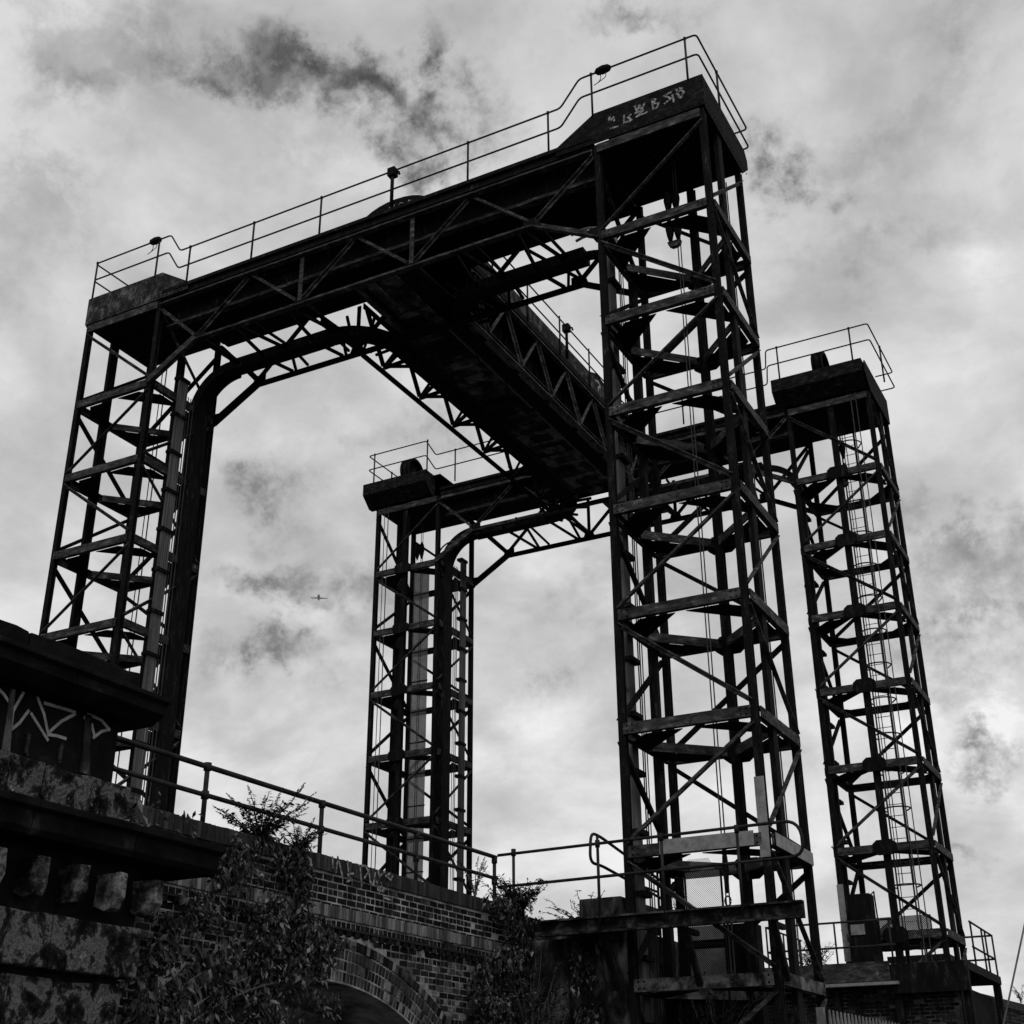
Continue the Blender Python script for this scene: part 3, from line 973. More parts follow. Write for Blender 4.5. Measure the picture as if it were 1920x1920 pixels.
# floor plates under the girder, riveted, with narrow open joints at both sides
for i in range(16):
    ya = YN1 - .6 + i * .78
    if ya + .74 > y1 + .2:
        break
    MB().box(-15.62, -14.32, ya, ya + .74, 19.76 + .004 * (i % 2), 19.785).build('floor_plate', 'plate', root)
    MB().box(-15.28, -14.66, ya + .2, ya + .56, 19.735, 19.757).build('patch_plate', 'plate', root)
for x in (-15.95, -14.02):
    MB().box(x - .20, x + .20, YN1 + .68, YF1 - .70, 19.62, 19.88).build('trunk', 'steel', root)
for i in range(7):
    ya = y0 + .1 + i * 1.6
    if ya + 1.3 < y1:
        MB().box(-14.31, -14.29, ya, ya + 1.35, 19.60, 19.75).build('edge_strip', 'painted', root)
# plan curves leading the trunks into the near cross girder
for cx, sx, ax in ((-17.25, 1, 1), (-12.72, -1, -1)):
    for (cy, sy, yb) in ((YN0 + 1.72 + 1.3, -1, 0), (YF0 - 1.72 - 1.3, 1, 0)):
        rr = 1.3
        vs = []
        n = 10
        for i in range(n + 1):
            an = math.pi / 2 * i / n
            for dr, dz in ((-.19, 19.61), (.19, 19.61), (.19, 19.89), (-.19, 19.89)):
                r_ = rr + dr
                vs.append((cx + sx * r_ * math.sin(an), cy + sy * r_ * math.cos(an), dz))
        fs = [(4 * i + k, 4 * i + (k + 1) % 4, 4 * i + 4 + (k + 1) % 4, 4 * i + 4 + k) for i in range(n) for k in range(4)] + [(0, 1, 2, 3), (4 * n, 4 * n + 1, 4 * n + 2, 4 * n + 3)]
        MB().add(vs, fs).build('curved_trunk', 'steel', root)
        for k in range(5):
            an = R(5 + 20 * k)
            u_ = Vector((sx * math.sin(an), sy * math.cos(an), 0))
            c = Vector((cx, cy, 19.75))
            MB().bar(c + u_ * .55, c + u_ * 1.2, .06, .06).build('radial_strut', 'steel', root)
            MB().bar(c + u_ * 1.4, c + u_ * 1.95 + Vector((0, 0, .1)), .07, .07).build('radial_strut', 'steel', root)
# toe board with peeling paint, guard rail on both sides
for x, s in ((XB + .02, 1), (XA - .02, -1)):
    for i in range(6):
        ya = y0 + (y1 - y0) * i / 6
        MB().box(x - .012, x + .012, ya + .01, ya + (y1 - y0) / 6 - .01, 21.40, 21.86).build('toe_board', 'fascia', root)
    for d in (0, .5):
        MB().tube([(x, y0 - .3, 22.6 - d), (x, y1 + .2, 22.6 - d)], .022, 8).build('guard_rail', 'rail', root, True)
    for i in range(6):
        yy = y0 + 1.0 + i * 2.0
        MB().tube([(x + s * .04, yy, 21.3), (x + s * .04, yy, 22.62)], .026, 8).build('post', 'rail', root, True)
for s in ([(31.0, 21.78), (31.2, 21.84), (31.35, 21.74), (31.2, 21.62), (31.2, 21.52)], [(31.9, 21.8), (32.0, 21.6), (31.85, 21.5)]):
    ribbon(s, .07, 'x', XB + .034).build('graffiti_stroke', 'paint', root)
MB().slab([(30.75, 21.38), (30.75, 21.95), (31.2, 22.12), (31.7, 22.05), (31.9, 21.7), (31.9, 21.38)], 'x', XB - .4, XB + .005).build('bearing_cover', 'fascia_dark', root)

# ================================================================== LAMPS
def lamp(label, x, y, z, tall):
    root = thing('bulkhead_lamp', label, 'lamp', (x, y, z), 'lamps on the guard rails')
    if tall:
        MB().tube([(x, y, z - 1.0), (x, y, z)], .045, 8).build('stand', 'steel', root, True)
        MB().box(x - .10, x + .10, y - .09, y + .09, z - .10, z + .13).build('housing', 'steel', root)
        MB().tube([(x + .1, y, z + .02), (x + .18, y, z - .02), (x + .2, y, z - .1)], .03, 8).build('snout', 'steel', root)
    else:
        MB().tube([(x - .2, y, z), (x - .14, y, z), (x, y, z), (x + .14, y, z), (x + .2, y, z)], [.03, .085, .105, .085, .03], 10).build('housing', 'steel', root, True)
        for dx in (-.06, .07):
            MB().tube(round_poly([(x + dx, y, z - .08), (x + dx, y, z - .24), (x - .12, y, z - .32), (x - .24, y, z - .36)], .08), .010, 5).build('cable', 'rope', root)


yr = YN0 - .10
lamp('oval lamp with two looping cables on the raised rail over the abutment tower', -8.66, yr, 23.26, 0)
lamp('oval lamp on the raised rail over the tower behind the pier', -21.95, yr, 23.26, 0)
lamp('box lamp on a stand above the rounded wheel cover', -14.3, yr - .01, 22.52, 1)
lamp('box lamp on a stand along the long girder', XB + .06, 29.0, 22.45, 1)

# ================================================================== BRICK VIADUCT
WX = -11.0
VY0, VY1 = 8.0, 20.65
ZW = 4.90
AYC, AZC, AR, RT = 15.3, -2.16, 5.5, .62
vroot = thing('brick_viaduct', 'sooty brick viaduct wall with a ringed arch and soldier-course band', 'viaduct', (WX - 4, 15, 0))


def arch_z(y, r):
    d = abs(y - AYC)
    return AZC + math.sqrt(r * r - d * d) if d < r else 0.0


# backing (mortar) with the arch cut out, and the barrel
m = MB()
N = 120
yy = [VY0 + (VY1 - VY0) * i / N for i in range(N + 1)]
vs, fs = [], []
for y in yy:
    zb = max(0.0, arch_z(y, AR)) if abs(y - AYC) < 4.6 else 0.0
    vs += [(WX, y, zb), (WX, y, ZW - .02), (WX - 8.6, y, zb), (WX - 8.6, y, ZW - .02)]
for i in range(N):
    a, b = 4 * i, 4 * i + 4
    fs += [(a, b, b + 1, a + 1), (a + 2, a + 3, b + 3, b + 2), (a + 1, b + 1, b + 3, a + 3), (a, a + 2, b + 2, b)]
fs += [(0, 1, 3, 2), (4 * N, 4 * N + 2, 4 * N + 3, 4 * N + 1)]
m.add(vs, fs).build('mortar_bed', 'mortar', vroot)
MB().box(WX - 8.5, WX - .25, VY0, VY1, ZW - .01, ZW + .02).build('track_bed', 'ground', vroot)


def brick_mesh(name, ly, lz, mat, dx=.008, irr=.005, seed=0):
    r_ = random.Random(seed)
    vs = []
    c = .006
    j = lambda: r_.uniform(-irr, irr)
    back = [(-.02, -ly / 2, -lz / 2), (-.02, ly / 2, -lz / 2), (-.02, ly / 2, lz / 2), (-.02, -ly / 2, lz / 2)]
    mid = [(dx - c, -ly / 2 + j(), -lz / 2 + j()), (dx - c, ly / 2 + j(), -lz / 2 + j()), (dx - c, ly / 2 + j(), lz / 2 + j()), (dx - c, -ly / 2 + j(), lz / 2 + j())]
    fr = [(dx + j() * .4, y * (1 - 2 * c / ly), z * (1 - 2 * c / lz)) for _, y, z in mid]
    vs = back + mid + fr
    fs = []
    for a in (0, 4):
        for i in range(4):
            fs.append((a + i, a + (i + 1) % 4, a + 4 + (i + 1) % 4, a + 4 + i))
    fs.append((8, 9, 10, 11))
    return vs, fs


def brick_data(name, ly, lz, mat, seed):
    vs, fs = brick_mesh(name, ly, lz, mat, seed=seed)
    me = bpy.data.meshes.new(name)
    me.from_pydata(vs, [], fs)
    me.materials.append(MAT[mat])
    fixn(me)
    return me


CH = .092
GAP = .019
BAND0, BAND1 = 4.15, 4.33
rows = []
courses = []
z = 4.74
# courses below the coping down to the band
while z > BAND1 + .02:
    courses.append((z - CH / 2, 0))
    z -= CH
z = BAND0
kind = 0
while z > 2.2:
    courses.append((z - CH / 2, 1 if z < 3.92 else 0))
    z -= CH
cand = []
for ci, (zc_, washed) in enumerate(courses):
    header = (ci % 3 == 2)
    ln = .118 if header else .236
    y = VY0 + (0 if header else (.118 if ci % 2 else 0)) + rnd.uniform(-.02, .02)
    while y < VY1:
        l = min(ln, VY1 - y)
        yc = y + l / 2
        d = abs(yc - AYC)
        inside = zc_ - CH / 2 < AZC + math.sqrt((AR + RT) ** 2 - d * d) + .0 if d < AR + RT else False
        if l > .06 and not inside and not (yc < 11.0 and zc_ < 4.1):
            if rnd.random() > .012:
                cand.append((yc, zc_, l - GAP, header, washed))
        y += ln
cand.sort(key=lambda c: (c[0] < 11.9, c[0] ** 2 + 121))
vis = cand[:300]
rest = cand[300:]
data = {(h, w, k): brick_data('brick', (.118 if h else .236) - GAP, CH - GAP, 'washed' if w else 'brick', 10 * k + h + 2 * w) for h in (True, False) for w in (0, 1) for k in range(3)}
full = lambda c: abs(c[2] - ((.118 if c[3] else .236) - GAP)) < .002
for c in vis:
    o = bpy.data.objects.new('brick', data[(c[3], c[4] if rnd.random() > .25 else 0, rnd.randrange(3))])
    col.objects.link(o)
    o.parent = vroot
    o.location = (WX - vroot.location.x + rnd.uniform(-.004, .004), c[0] - 15, c[1])
    if not full(c):
        o.scale = (1, c[2] / ((.118 if c[3] else .236) - GAP), 1)
for wsh in (0, 1):
    m = MB()
    for c in rest:
        if c[4] != wsh:
            continue
        vs, fs = brick_mesh('', c[2], CH - GAP, '', seed=rnd.randrange(9999))
        ddx = rnd.uniform(-.004, .004)
        m.add([(WX + a + ddx, b + c[0], e + c[1]) for a, b, e in vs], fs)
    o = m.build('brick_courses', 'washed' if wsh else 'brick', vroot)
    o['kind'] = 'stuff'


def soldier_row(name, mat, zlo, zhi, proud, pitch, y_from):
    me = brick_data(name, pitch - .012, zhi - zlo - .008, mat, 5)
    y = y_from
    while y < VY1:
        o = bpy.data.objects.new(name, me)
        col.objects.link(o)
        o.parent = vroot
        o.location = (WX - vroot.location.x + proud + rnd.uniform(-.006, .006), y - 15 + pitch / 2, (zlo + zhi) / 2 + rnd.uniform(-.004, .004))
        y += pitch


soldier_row('coping_brick', 'coping', 4.76, 4.98, .03, .085, 11.2)
soldier_row('band_brick', 'soldier', BAND0 + .01, BAND1, .025, .085, 11.2)
me = brick_data('dentil_brick', .10, .075, 'brick', 8)
y = 11.3
while y < VY1:
    o = bpy.data.objects.new('dentil_brick', me)
    col.objects.link(o)
    o.parent = vroot
    o.location = (WX - vroot.location.x + .045, y - 15, 3.985)
    y += .21
# lintel course above dentils, proud of the wall
MB().box(WX - .05, WX + .05, 11.2, VY1, 4.03, 4.06).build('drip_course', 'coping', vroot)
# arch rings
ring_stuff = MB()
for ring in range(4):
    r0 = AR + .02 + ring * .15
    step = .088 / (r0 + .07)
    me = brick_data('arch_brick', .066, .124, 'washed' if ring != 2 else 'coping', 40 + ring)
    n = int(1.62 / step)
    for i in range(n):
        an = -.81 + step * (i + (.5 if ring % 2 else 0))
        yc, zc2 = AYC + (r0 + .07) * math.sin(an), AZC + (r0 + .07) * math.cos(an)
        if zc2 < 1.6:
            continue
        if 14.9 < yc < 18.9:
            o = bpy.data.objects.new('arch_brick', me)
            col.objects.link(o)
            o.parent = vroot
            o.location = (WX - vroot.location.x + .004 * ring + rnd.uniform(-.004, .004), yc - 15, zc2)
            o.rotation_euler = (-an, 0, 0)
        else:
            vs, fs = brick_mesh('', .070, .130, '', seed=i)
            ca, sa = math.cos(-an), math.sin(-an)
            ring_stuff.add([(WX + a + .004 * ring, yc + b * ca - e * sa, zc2 + b * sa + e * ca) for a, b, e in vs], fs)
o = ring_stuff.build('arch_rings', 'washed', vroot)
o['kind'] = 'stuff'
WG = [[(15.18, 5.0), (15.21, 4.86)], [(15.31, 5.02), (15.29, 4.8)], [(15.31, 5.02), (15.44, 4.78)], [(15.55, 5.0), (15.59, 4.86)], [(15.71, 4.85), (15.57, 4.81), (15.68, 4.76), (15.55, 4.71)],
      [(15.83, 4.98), (16.01, 5.0), (16.09, 4.92), (15.99, 4.83)], [(15.87, 4.98), (15.93, 4.71)], [(16.1, 4.96), (16.14, 4.8), (16.23, 4.76)], [(16.27, 4.94), (16.23, 4.76)],
      [(16.34, 4.98), (16.38, 4.9), (16.52, 5.0)], [(16.67, 4.99), (16.55, 4.94), (16.68, 4.90), (16.73, 4.96)], [(16.31, 4.82), (16.36, 4.7), (16.51, 4.72)], [(16.43, 4.82), (16.49, 4.7)], [(16.51, 4.62), (16.74, 4.61)]]
for s in WG:
    ribbon([(a, b - .03) for a, b in s], .03, 'x', WX + .066).build('graffiti_stroke', 'faded', vroot)

# parapet handrail
hr = thing('parapet_handrail', 'two-bar tubular handrail along the top of the brick viaduct', 'handrail', (WX + .05, 15.5, 4.97))
for zt_, r_ in ((5.74, .036), (5.38, .032)):
    MB().tube([(WX - .10, 9.9, zt_ - .05), (WX - .10, 20.25, zt_ + .03)], r_, 10).build('rail', 'rail', hr, True)
for y in (10.2, 12.62, 15.1, 17.65, 20.2):
    MB().tube([(WX - .10, y, 4.9), (WX - .10, y, 5.76)], .032, 10).build('post', 'rail', hr, True)
    for zz in (5.35, 5.71):
        MB().tube([(WX - .10, y, zz - .05), (WX - .10, y, zz + .05)], .05, 10).build('coupling', 'rail', hr, True)

# ================================================================== STONE PIER
pr = thing('stone_pier', 'blackened stone pier with bracketed cornice and white graffiti', 'pier', (-11.2, 8.5, 0))
PY0 = 4.5


def block(name, x, ya, yb, za, zb, mat, bev=.02, xb=-12.4):
    return MB().box(xb, x, ya, yb, za, zb).build(name, mat, pr, bevel=bev * .5, chip=.5 * bev + .004 if bev else 0)


jy = [10.75, 9.25, 7.9, 6.5, PY0]
for row, (za, zb) in enumerate(((0, .72), (.73, 1.45), (1.46, 2.18), (2.19, 2.90))):
    js = jy if row % 2 else [10.75, 10.0, 8.6, 7.2, 5.8, PY0]
    for b, a in zip(js[:-1], js[1:]):
        block('stone_block', -10.32 + rnd.uniform(-.01, .01), a + .012, b, za, zb, 'stone', .03)
js = [10.85, 9.62, 8.3, 7.0, PY0]
for b, a in zip(js[:-1], js[1:]):
    block('ledge_stone', -10.24 + rnd.uniform(-.01, .01), a + .01, b, 2.97, 3.48, 'stone', .04)
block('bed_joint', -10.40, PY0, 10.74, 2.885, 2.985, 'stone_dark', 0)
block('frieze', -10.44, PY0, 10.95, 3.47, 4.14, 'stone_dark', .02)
for y in (10.92, 10.38, 9.84, 9.30, 8.76, 8.22, 7.68):
    m = MB().slab([(-10.46, 3.98), (-10.12, 3.98), (-10.12, 3.74), (-10.18, 3.62), (-10.30, 3.60), (-10.46, 3.66)], 'y', y - .06, y + .06)
    m.build('bracket', 'stone_pale', pr, bevel=.01, chip=.014, cell=.06)
js = [11.78, 10.42, 9.0, 7.4, PY0]
for b, a in zip(js[:-1], js[1:]):
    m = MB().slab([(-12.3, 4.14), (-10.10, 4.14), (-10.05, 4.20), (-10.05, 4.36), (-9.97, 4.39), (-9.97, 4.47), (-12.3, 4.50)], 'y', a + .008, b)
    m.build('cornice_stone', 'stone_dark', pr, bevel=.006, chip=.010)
js = [10.44, 9.98, 9.22, 8.75, 8.0, PY0]
for b, a in zip(js[:-1], js[1:]):
    block('parapet_stone', -10.20 + rnd.uniform(-.02, .02), a + .012, b, 4.505, 4.90 + rnd.uniform(-.01, .01), 'stone', .035)
block('panel', -10.28, PY0, 10.20, 4.88, 5.56, 'stone_dark', .01)
js = [10.48, 9.15, 7.6, PY0]
for b, a in zip(js[:-1], js[1:]):
    MB().slab([(-12.2, 5.56), (-10.06, 5.56), (-9.88, 5.66), (-9.88, 5.76), (-9.82, 5.79), (-9.82, 5.84), (-12.2, 5.86)], 'y', a + .006, b).build('coping_stone', 'stone_dark', pr, bevel=.006, chip=.010)
js = [10.12, 8.55, 7.0, PY0]
for b, a in zip(js[:-1], js[1:]):
    block('upstand_stone', -9.96, a + .006, b, 5.855, 6.06, 'stone_dark', .03, -12.1)
PG = [[(8.53, 5.5), (8.61, 5.46), (8.7, 5.39), (8.74, 5.28)], [(8.76, 5.14), (8.75, 5.33), (8.84, 5.54)], [(8.77, 5.15), (8.85, 5.23), (8.94, 5.38)], [(8.98, 5.36), (9.24, 5.15)],
      [(9.03, 5.54), (9.14, 5.4), (9.24, 5.2)], [(9.13, 5.51), (9.45, 5.52), (9.55, 5.52)], [(9.25, 5.24), (9.38, 5.38), (9.55, 5.5)], [(9.26, 5.21), (9.35, 5.22), (9.47, 5.22)],
      [(9.73, 5.55), (9.93, 5.53), (10.06, 5.46), (9.95, 5.41), (9.85, 5.32)], [(9.69, 5.5), (9.8, 5.45), (9.86, 5.34)]]
for s in PG:
    ribbon(s, .032, 'x', -10.277).build('graffiti_stroke', 'paint', pr)
# lime run-offs down the panel
for yc, w in ((9.74, .10), (8.70, .07)):
    pts = [(yc - w * .5, 5.54), (yc + w * .4, 5.54), (yc + w * .75, 5.2), (yc + w * 1.2, 4.92), (yc - w * .2, 4.92), (yc - w * .3, 5.2)]
    MB().slab(pts, 'x', -10.279, -10.262).build('lime_run', 'concrete', pr)
for yc in (8.98, 9.42):
    MB().box(-10.279, -10.255, yc - .02, yc + .02, 4.95, 5.15).build('iron_strap', 'worn_lit', pr)

# ================================================================== ABUTMENT AND PLATFORM BY THE TOWER
ab = thing('concrete_abutment', 'stained concrete abutment block below the platform of the painted tower', 'abutment', (-9.9, 22.6, 0))
MB().box(-10.95, -9.2, 21.35, 24.4, 0, 4.62).build('block', 'concrete', ab, bevel=.03)
MB().box(-9.98, -9.16, 21.2, 23.0, 4.625, 5.10).build('upstand', 'concrete', ab, bevel=.04)
MB().box(-10.9, -10.0, 20.75, 21.34, 0, 4.4).build('pilaster', 'concrete', ab, bevel=.02)
MB().box(-16.0, -10.96, 20.66, 24.4, 0, 4.88).build('wing_wall', 'stone_dark', ab, bevel=.02)
MB().box(-9.195, -7.8, 24.1, 24.6, 0, 4.9).build('return_wall', 'stone_dark', ab, bevel=.02)

pf = thing('walkway_platform', 'rust-patched walkway platform beam passing under the painted tower', 'platform', (-8, 20.4, 4.4))
MB().extrude(prof_C(.14, .26, .03), (-10.3, 20.3, 4.52), (-5.75, 20.3, 4.52)).build('edge_beam', 'rust_dark', pf)
MB().box(-10.25, -6.7, 20.38, 20.84, 4.56, 4.60).build('deck', 'steel', pf)
MB().box(-10.25, -9.1, 20.84, 21.3, 4.56, 4.60).build('deck', 'steel', pf)
for x in (-9.15, -7.7, -6.25):
    MB().bar((x, 20.34, 4.36), (x, 20.84, 3.55), .09, .09).build('bracket_strut', 'steel', pf)
    MB().bar((x, 20.34, 4.34), (x, 20.86, 4.34), .08, .08).build('bracket_beam', 'steel', pf)

rl = thing('platform_railing', 'tubular railing with a rounded end in front of the painted tower', 'railing', (-8.3, 20.25, 4.6))
MB().tube(round_poly([(-11.06, 20.25, 5.80), (-5.68, 20.25, 5.86), (-5.62, 20.25, 5.30), (-11.06, 20.25, 5.26)], .28), .026, 10).build('rail', 'rail', rl, True)
for x in (-10.75, -9.15, -8.0, -6.7):
    MB().tube([(x, 20.25, 4.55), (x, 20.25, 5.84)], .026, 10).build('post', 'rail', rl, True)
    MB().tube([(x, 20.25, 5.76), (x, 20.25, 5.88)], .042, 10).build('coupling', 'rail', rl, True)
rl2 = thing('platform_railing', 'short looped railing returning across the concrete upstand', 'railing', (-9.3, 21, 4.6))
MB().tube(round_poly([(-9.2, 23.2, 5.62), (-9.2, 20.5, 5.98), (-9.22, 20.15, 6.0), (-9.24, 20.12, 5.5), (-9.2, 20.5, 5.5), (-9.2, 23.2, 5.30)], .17), .026, 10).build('rail', 'rail', rl2, True)
MB().tube(round_poly([(-9.2, 23.0, 5.85), (-9.2, 21.6, 5.85), (-9.2, 21.6, 5.4), (-9.2, 23.0, 5.4)], .1), .024, 8).build('rail', 'rail', rl2, True)
for y, zt_ in ((20.36, 5.98), (21.6, 5.88), (23.0, 5.85)):
    MB().tube([(-9.2, y, 4.5), (-9.2, y, zt_)], .024, 10).build('post', 'rail', rl2, True)

# perforated guard box at the tower foot
gb = thing('perforated_guard', 'perforated sheet guard cabinet standing inside the painted tower', 'guard', (-8.15, 22.8, 3.6))
for i, (za, zb) in enumerate(((3.75, 4.30), (4.45, 5.62))):
    MB().box(-8.48, -7.84, 22.55, 22.56, za, zb).build('sheet', 'perf', gb)
MB().slab([(-8.46, 5.66), (-7.95, 5.66), (-8.05, 5.86), (-8.46, 5.86)], 'y', 22.62, 22.63).build('sheet', 'perf', gb)
for x in (-8.50, -7.82):
    MB().box(x - .015, x + .015, 22.545, 22.58, 0, 5.65).build('frame', 'steel', gb)
MB().box(-8.5, -7.82, 22.55, 22.57, 4.36, 4.40).build('frame', 'steel', gb)

# timber/steel cross walk in the creek behind the tower
# ================================================================== FAR SIDE
fp = thing('far_platform', 'steel machinery platform around the foot of the tower with the caged ladder', 'platform', (-8, 35.5, 4.6))
MB().box(-10.6, -5.7, 33.5, 38.2, 4.78, 4.98).build('deck', 'steel', fp)
MB().box(-10.6, -7.5, 33.38, 33.48, 4.60, 5.05).build('edge_beam', 'worn_lit', fp)
MB().box(-10.6, -7.3, 33.2, 33.5, 4.50, 4.57).build('edge_strip', 'painted', fp)
MB().box(-7.48, -5.7, 33.38, 33.48, 4.30, 4.97).build('edge_beam', 'steel', fp)
for x in (-10.4, -8.9, -7.4, -5.8):
    for y in (33.6, 38.0):
        MB().box(x - .09, x + .09, y - .09, y + .09, 0, 4.77).build('leg', 'steel', fp)
mc = thing('winch_housing', 'dark upright winch housing on the far machinery platform', 'machine', (-8.1, 34.2, 4.99))
MB().box(-8.5, -7.85, 33.9, 34.45, 4.99, 6.1).build('cabinet', 'steel', mc, bevel=.02)
MB().box(-8.44, -7.9, 33.95, 34.4, 6.1, 6.75).build('drum_case', 'steel', mc, bevel=.03)
MB().box(-8.45, -8.1, 33.87, 33.895, 5.75, 6.0).build('plate', 'painted', mc)
MB().tube([(-7.92, 34.1, 6.7), (-7.82, 34.1, 6.8), (-7.80, 34.1, 6.1), (-7.80, 34.1, 5.2)], .02, 6).build('conduit', 'steel', mc)
fr_ = thing('platform_railing', 'tubular railing round the far machinery platform', 'railing', (-8.2, 33.5, 4.98))
for z_ in (6.02, 5.42):
    MB().tube(round_poly([(-10.5, 36.5, z_), (-10.5, 33.45, z_), (-7.3, 33.45, z_)], .1), .026, 8).build('rail', 'rail', fr_, True)
    MB().tube(round_poly([(-9.2, 38.1, z_), (-5.75, 38.1, z_), (-5.75, 34.9, z_)], .1), .026, 8).build('rail', 'rail', fr_, True)
for x, y in ((-10.5, 36.4), (-10.5, 34.9), (-10.5, 33.45), (-9.3, 33.45), (-8.75, 33.45), (-7.4, 33.45), (-9.2, 38.1), (-7.5, 38.1), (-5.75, 38.1), (-5.75, 37.0), (-5.75, 36.5), (-5.75, 35.0)):
    MB().tube([(x, y, 4.97), (x, y, 6.04)], .024, 8).build('post', 'rail', fr_, True)
pb = thing('ladder_screen', 'pale perforated screen at the foot of the caged ladder', 'screen', (-7.6, 36.45, 4.98))
MB().box(-8.3, -6.9, 36.1, 36.11, 6.05, 6.42).build('sheet', 'perf_far', pb)
for x in (-8.3, -6.92):
    MB().box(x, x + .03, 36.115, 36.145, 4.985, 6.42).build('post', 'steel', pb)

# far quay wall, brick, receding from the foot of the far tower
fwall = thing('far_brick_wall', 'long brick quay wall with dark coping beyond the far tower', 'wall', (-6, 45, 0))
A0, A1 = Vector((-9.2, 33.9, 0)), Vector((-2.2, 72.0, 0))
A0 = Vector((-6.1, 39.0, 0)); A1 = Vector((-2.2, 80.0, 0))
d = (A1 - A0).normalized()
nrm = Vector((d.y, -d.x, 0))
def wallbox(a, b, z0, z1, off0, off1, name, mat):
    m = MB()
    P4 = [A0 + d * a + nrm * off0, A0 + d * b + nrm * off0, A0 + d * b + nrm * off1, A0 + d * a + nrm * off1]
    m.slab([(p.x, p.y) for p in P4], 'z', z0, z1)
    return m.build(name, mat, fwall)
wallbox(-3.5, 40, 0, 4.34, -.4, 0, 'mortar_bed', 'mortar')
wallbox(-3.5, 40, 4.345, 4.55, -.45, .07, 'coping', 'coping')
for i in range(20):
    z0 = 2.4 + i * .097
    m = MB()
    a = -3.5 + (.15 if i % 2 else 0)
    while a < 30:
        P4 = [A0 + d * a + nrm * (-.01), A0 + d * (a + .26) + nrm * (-.01), A0 + d * (a + .26) + nrm * .022, A0 + d * a + nrm * .022]
        m.slab([(p.x, p.y) for p in P4], 'z', z0, z0 + .076)
        a += .29
    o = m.build('brick_course', 'brick', fwall)
    o['kind'] = 'stuff'

fab = thing('far_abutment', 'dark brick abutment under the far machinery platform', 'abutment', (-8.3, 36, 0))
MB().box(-13.0, -5.98, 33.75, 38.4, 0, 4.46).build('core', 'stone_dark', fab)
MB().box(-13.0, -6.0, 33.742, 33.748, 2.7, 4.45).build('mortar_bed', 'concrete', fab)
for i in range(18):
    z0 = 2.86 + i * .088
    m = MB()
    x = -13.0 + (.12 if i % 2 else 0)
    while x < -6.2:
        m.box(x, x + .215, 33.735, 33.76, z0, z0 + .070)
        x += .236
    m.build('brick_course', 'brick', fab)['kind'] = 'stuff'

# palisade fence
pfz = thing('palisade_fence', 'pale spiked palisade fence standing by the creek edge', 'fence', (-5.1, 21, 0))
for i in range(21):
    y = 19.0 + i * .17
    x = -5.16 + i * .008
    m = MB().slab([(y - .035, 0), (y + .035, 0), (y + .035, 2.82), (y, 2.97), (y - .035, 2.82)], 'x', x - .012, x + .012)
    m.build('pale', 'fence', pfz)
for z_ in (.5, 2.45):
    MB().bar((-5.20, 18.9, z_), (-5.05, 22.6, z_), .04, .06).build('rail', 'fence', pfz)
for y in (18.95, 22.55):
    MB().box(-5.32, -5.22, y - .05, y + .05, 0, 3.0).build('post', 'fence', pfz)

# leaning mast
ms = thing('leaning_mast', 'slender pale leaning pole rising at the creek side', 'pole', (-5.1, 26, 0))
MB().tube([(-5.16, 26, -.05), (-2.55, 26, 6.8)], .017, 8).build('shaft', 'fence', ms, True)
MB().box(-5.3, -5.0, 25.85, 26.15, 0, .12).build('footing', 'concrete', ms)

# house beyond
hs = thing('distant_house', 'small flat-roofed brick house showing behind the far tower ladder', 'house', (-11.6, 62, 0))
MB().box(-13.4, -11.0, 60, 64, 0, 7.7).build('wall', 'pale', hs)
MB().box(-13.5, -10.9, 59.9, 64.1, 7.71, 7.95).build('roof', 'steel', hs)
for x in (-12.9, -11.95):
    f = MB().box(x, x + .6, 59.95, 59.99, 6.5, 7.2).build('window', 'painted', hs)
    MB().box(x + .06, x + .54, 59.935, 59.948, 6.56, 7.14).build('pane', 'glass', f)

# ================================================================== PLANTS
def leaf_into(vs, fs, p, nrm, upd, ln, wd):
    nrm = nrm.normalized()
    t = (upd - nrm * upd.dot(nrm))
    if t.length < 1e-4:
        t = Vector((0, 0, 1))
    t.normalize()
    s = nrm.cross(t)
    o = len(vs)
    cup = rnd.uniform(.05, .25) * wd
    vs += [p, p + t * ln * .45 + s * wd * .5 + nrm * cup, p + t * ln * .5, p + t * ln * .45 - s * wd * .5 + nrm * cup, p + t * ln - nrm * ln * rnd.uniform(-.1, .3)]
    fs += [(o, o + 2, o + 1), (o, o + 3, o + 2), (o + 2, o + 4, o + 1), (o + 2, o + 3, o + 4)]


def in_poly(y, z, poly):
    c = False
    j = len(poly) - 1
    for i in range(len(poly)):
        yi, zi = poly[i]; yj, zj = poly[j]
        if (zi > z) != (zj > z) and y < (yj - yi) * (z - zi) / (zj - zi) + yi:
            c = not c
        j = i
    return c


def raw_mesh(name, vs, fs, mat, parent):
    me = bpy.data.meshes.new(name)
    off = parent.location
    me.from_pydata([(v[0] - off.x, v[1] - off.y, v[2] - off.z) for v in vs], [], fs)
    me.materials.append(MAT[mat])
    o = bpy.data.objects.new(name, me)
    col.objects.link(o)
    o.parent = parent
    return o


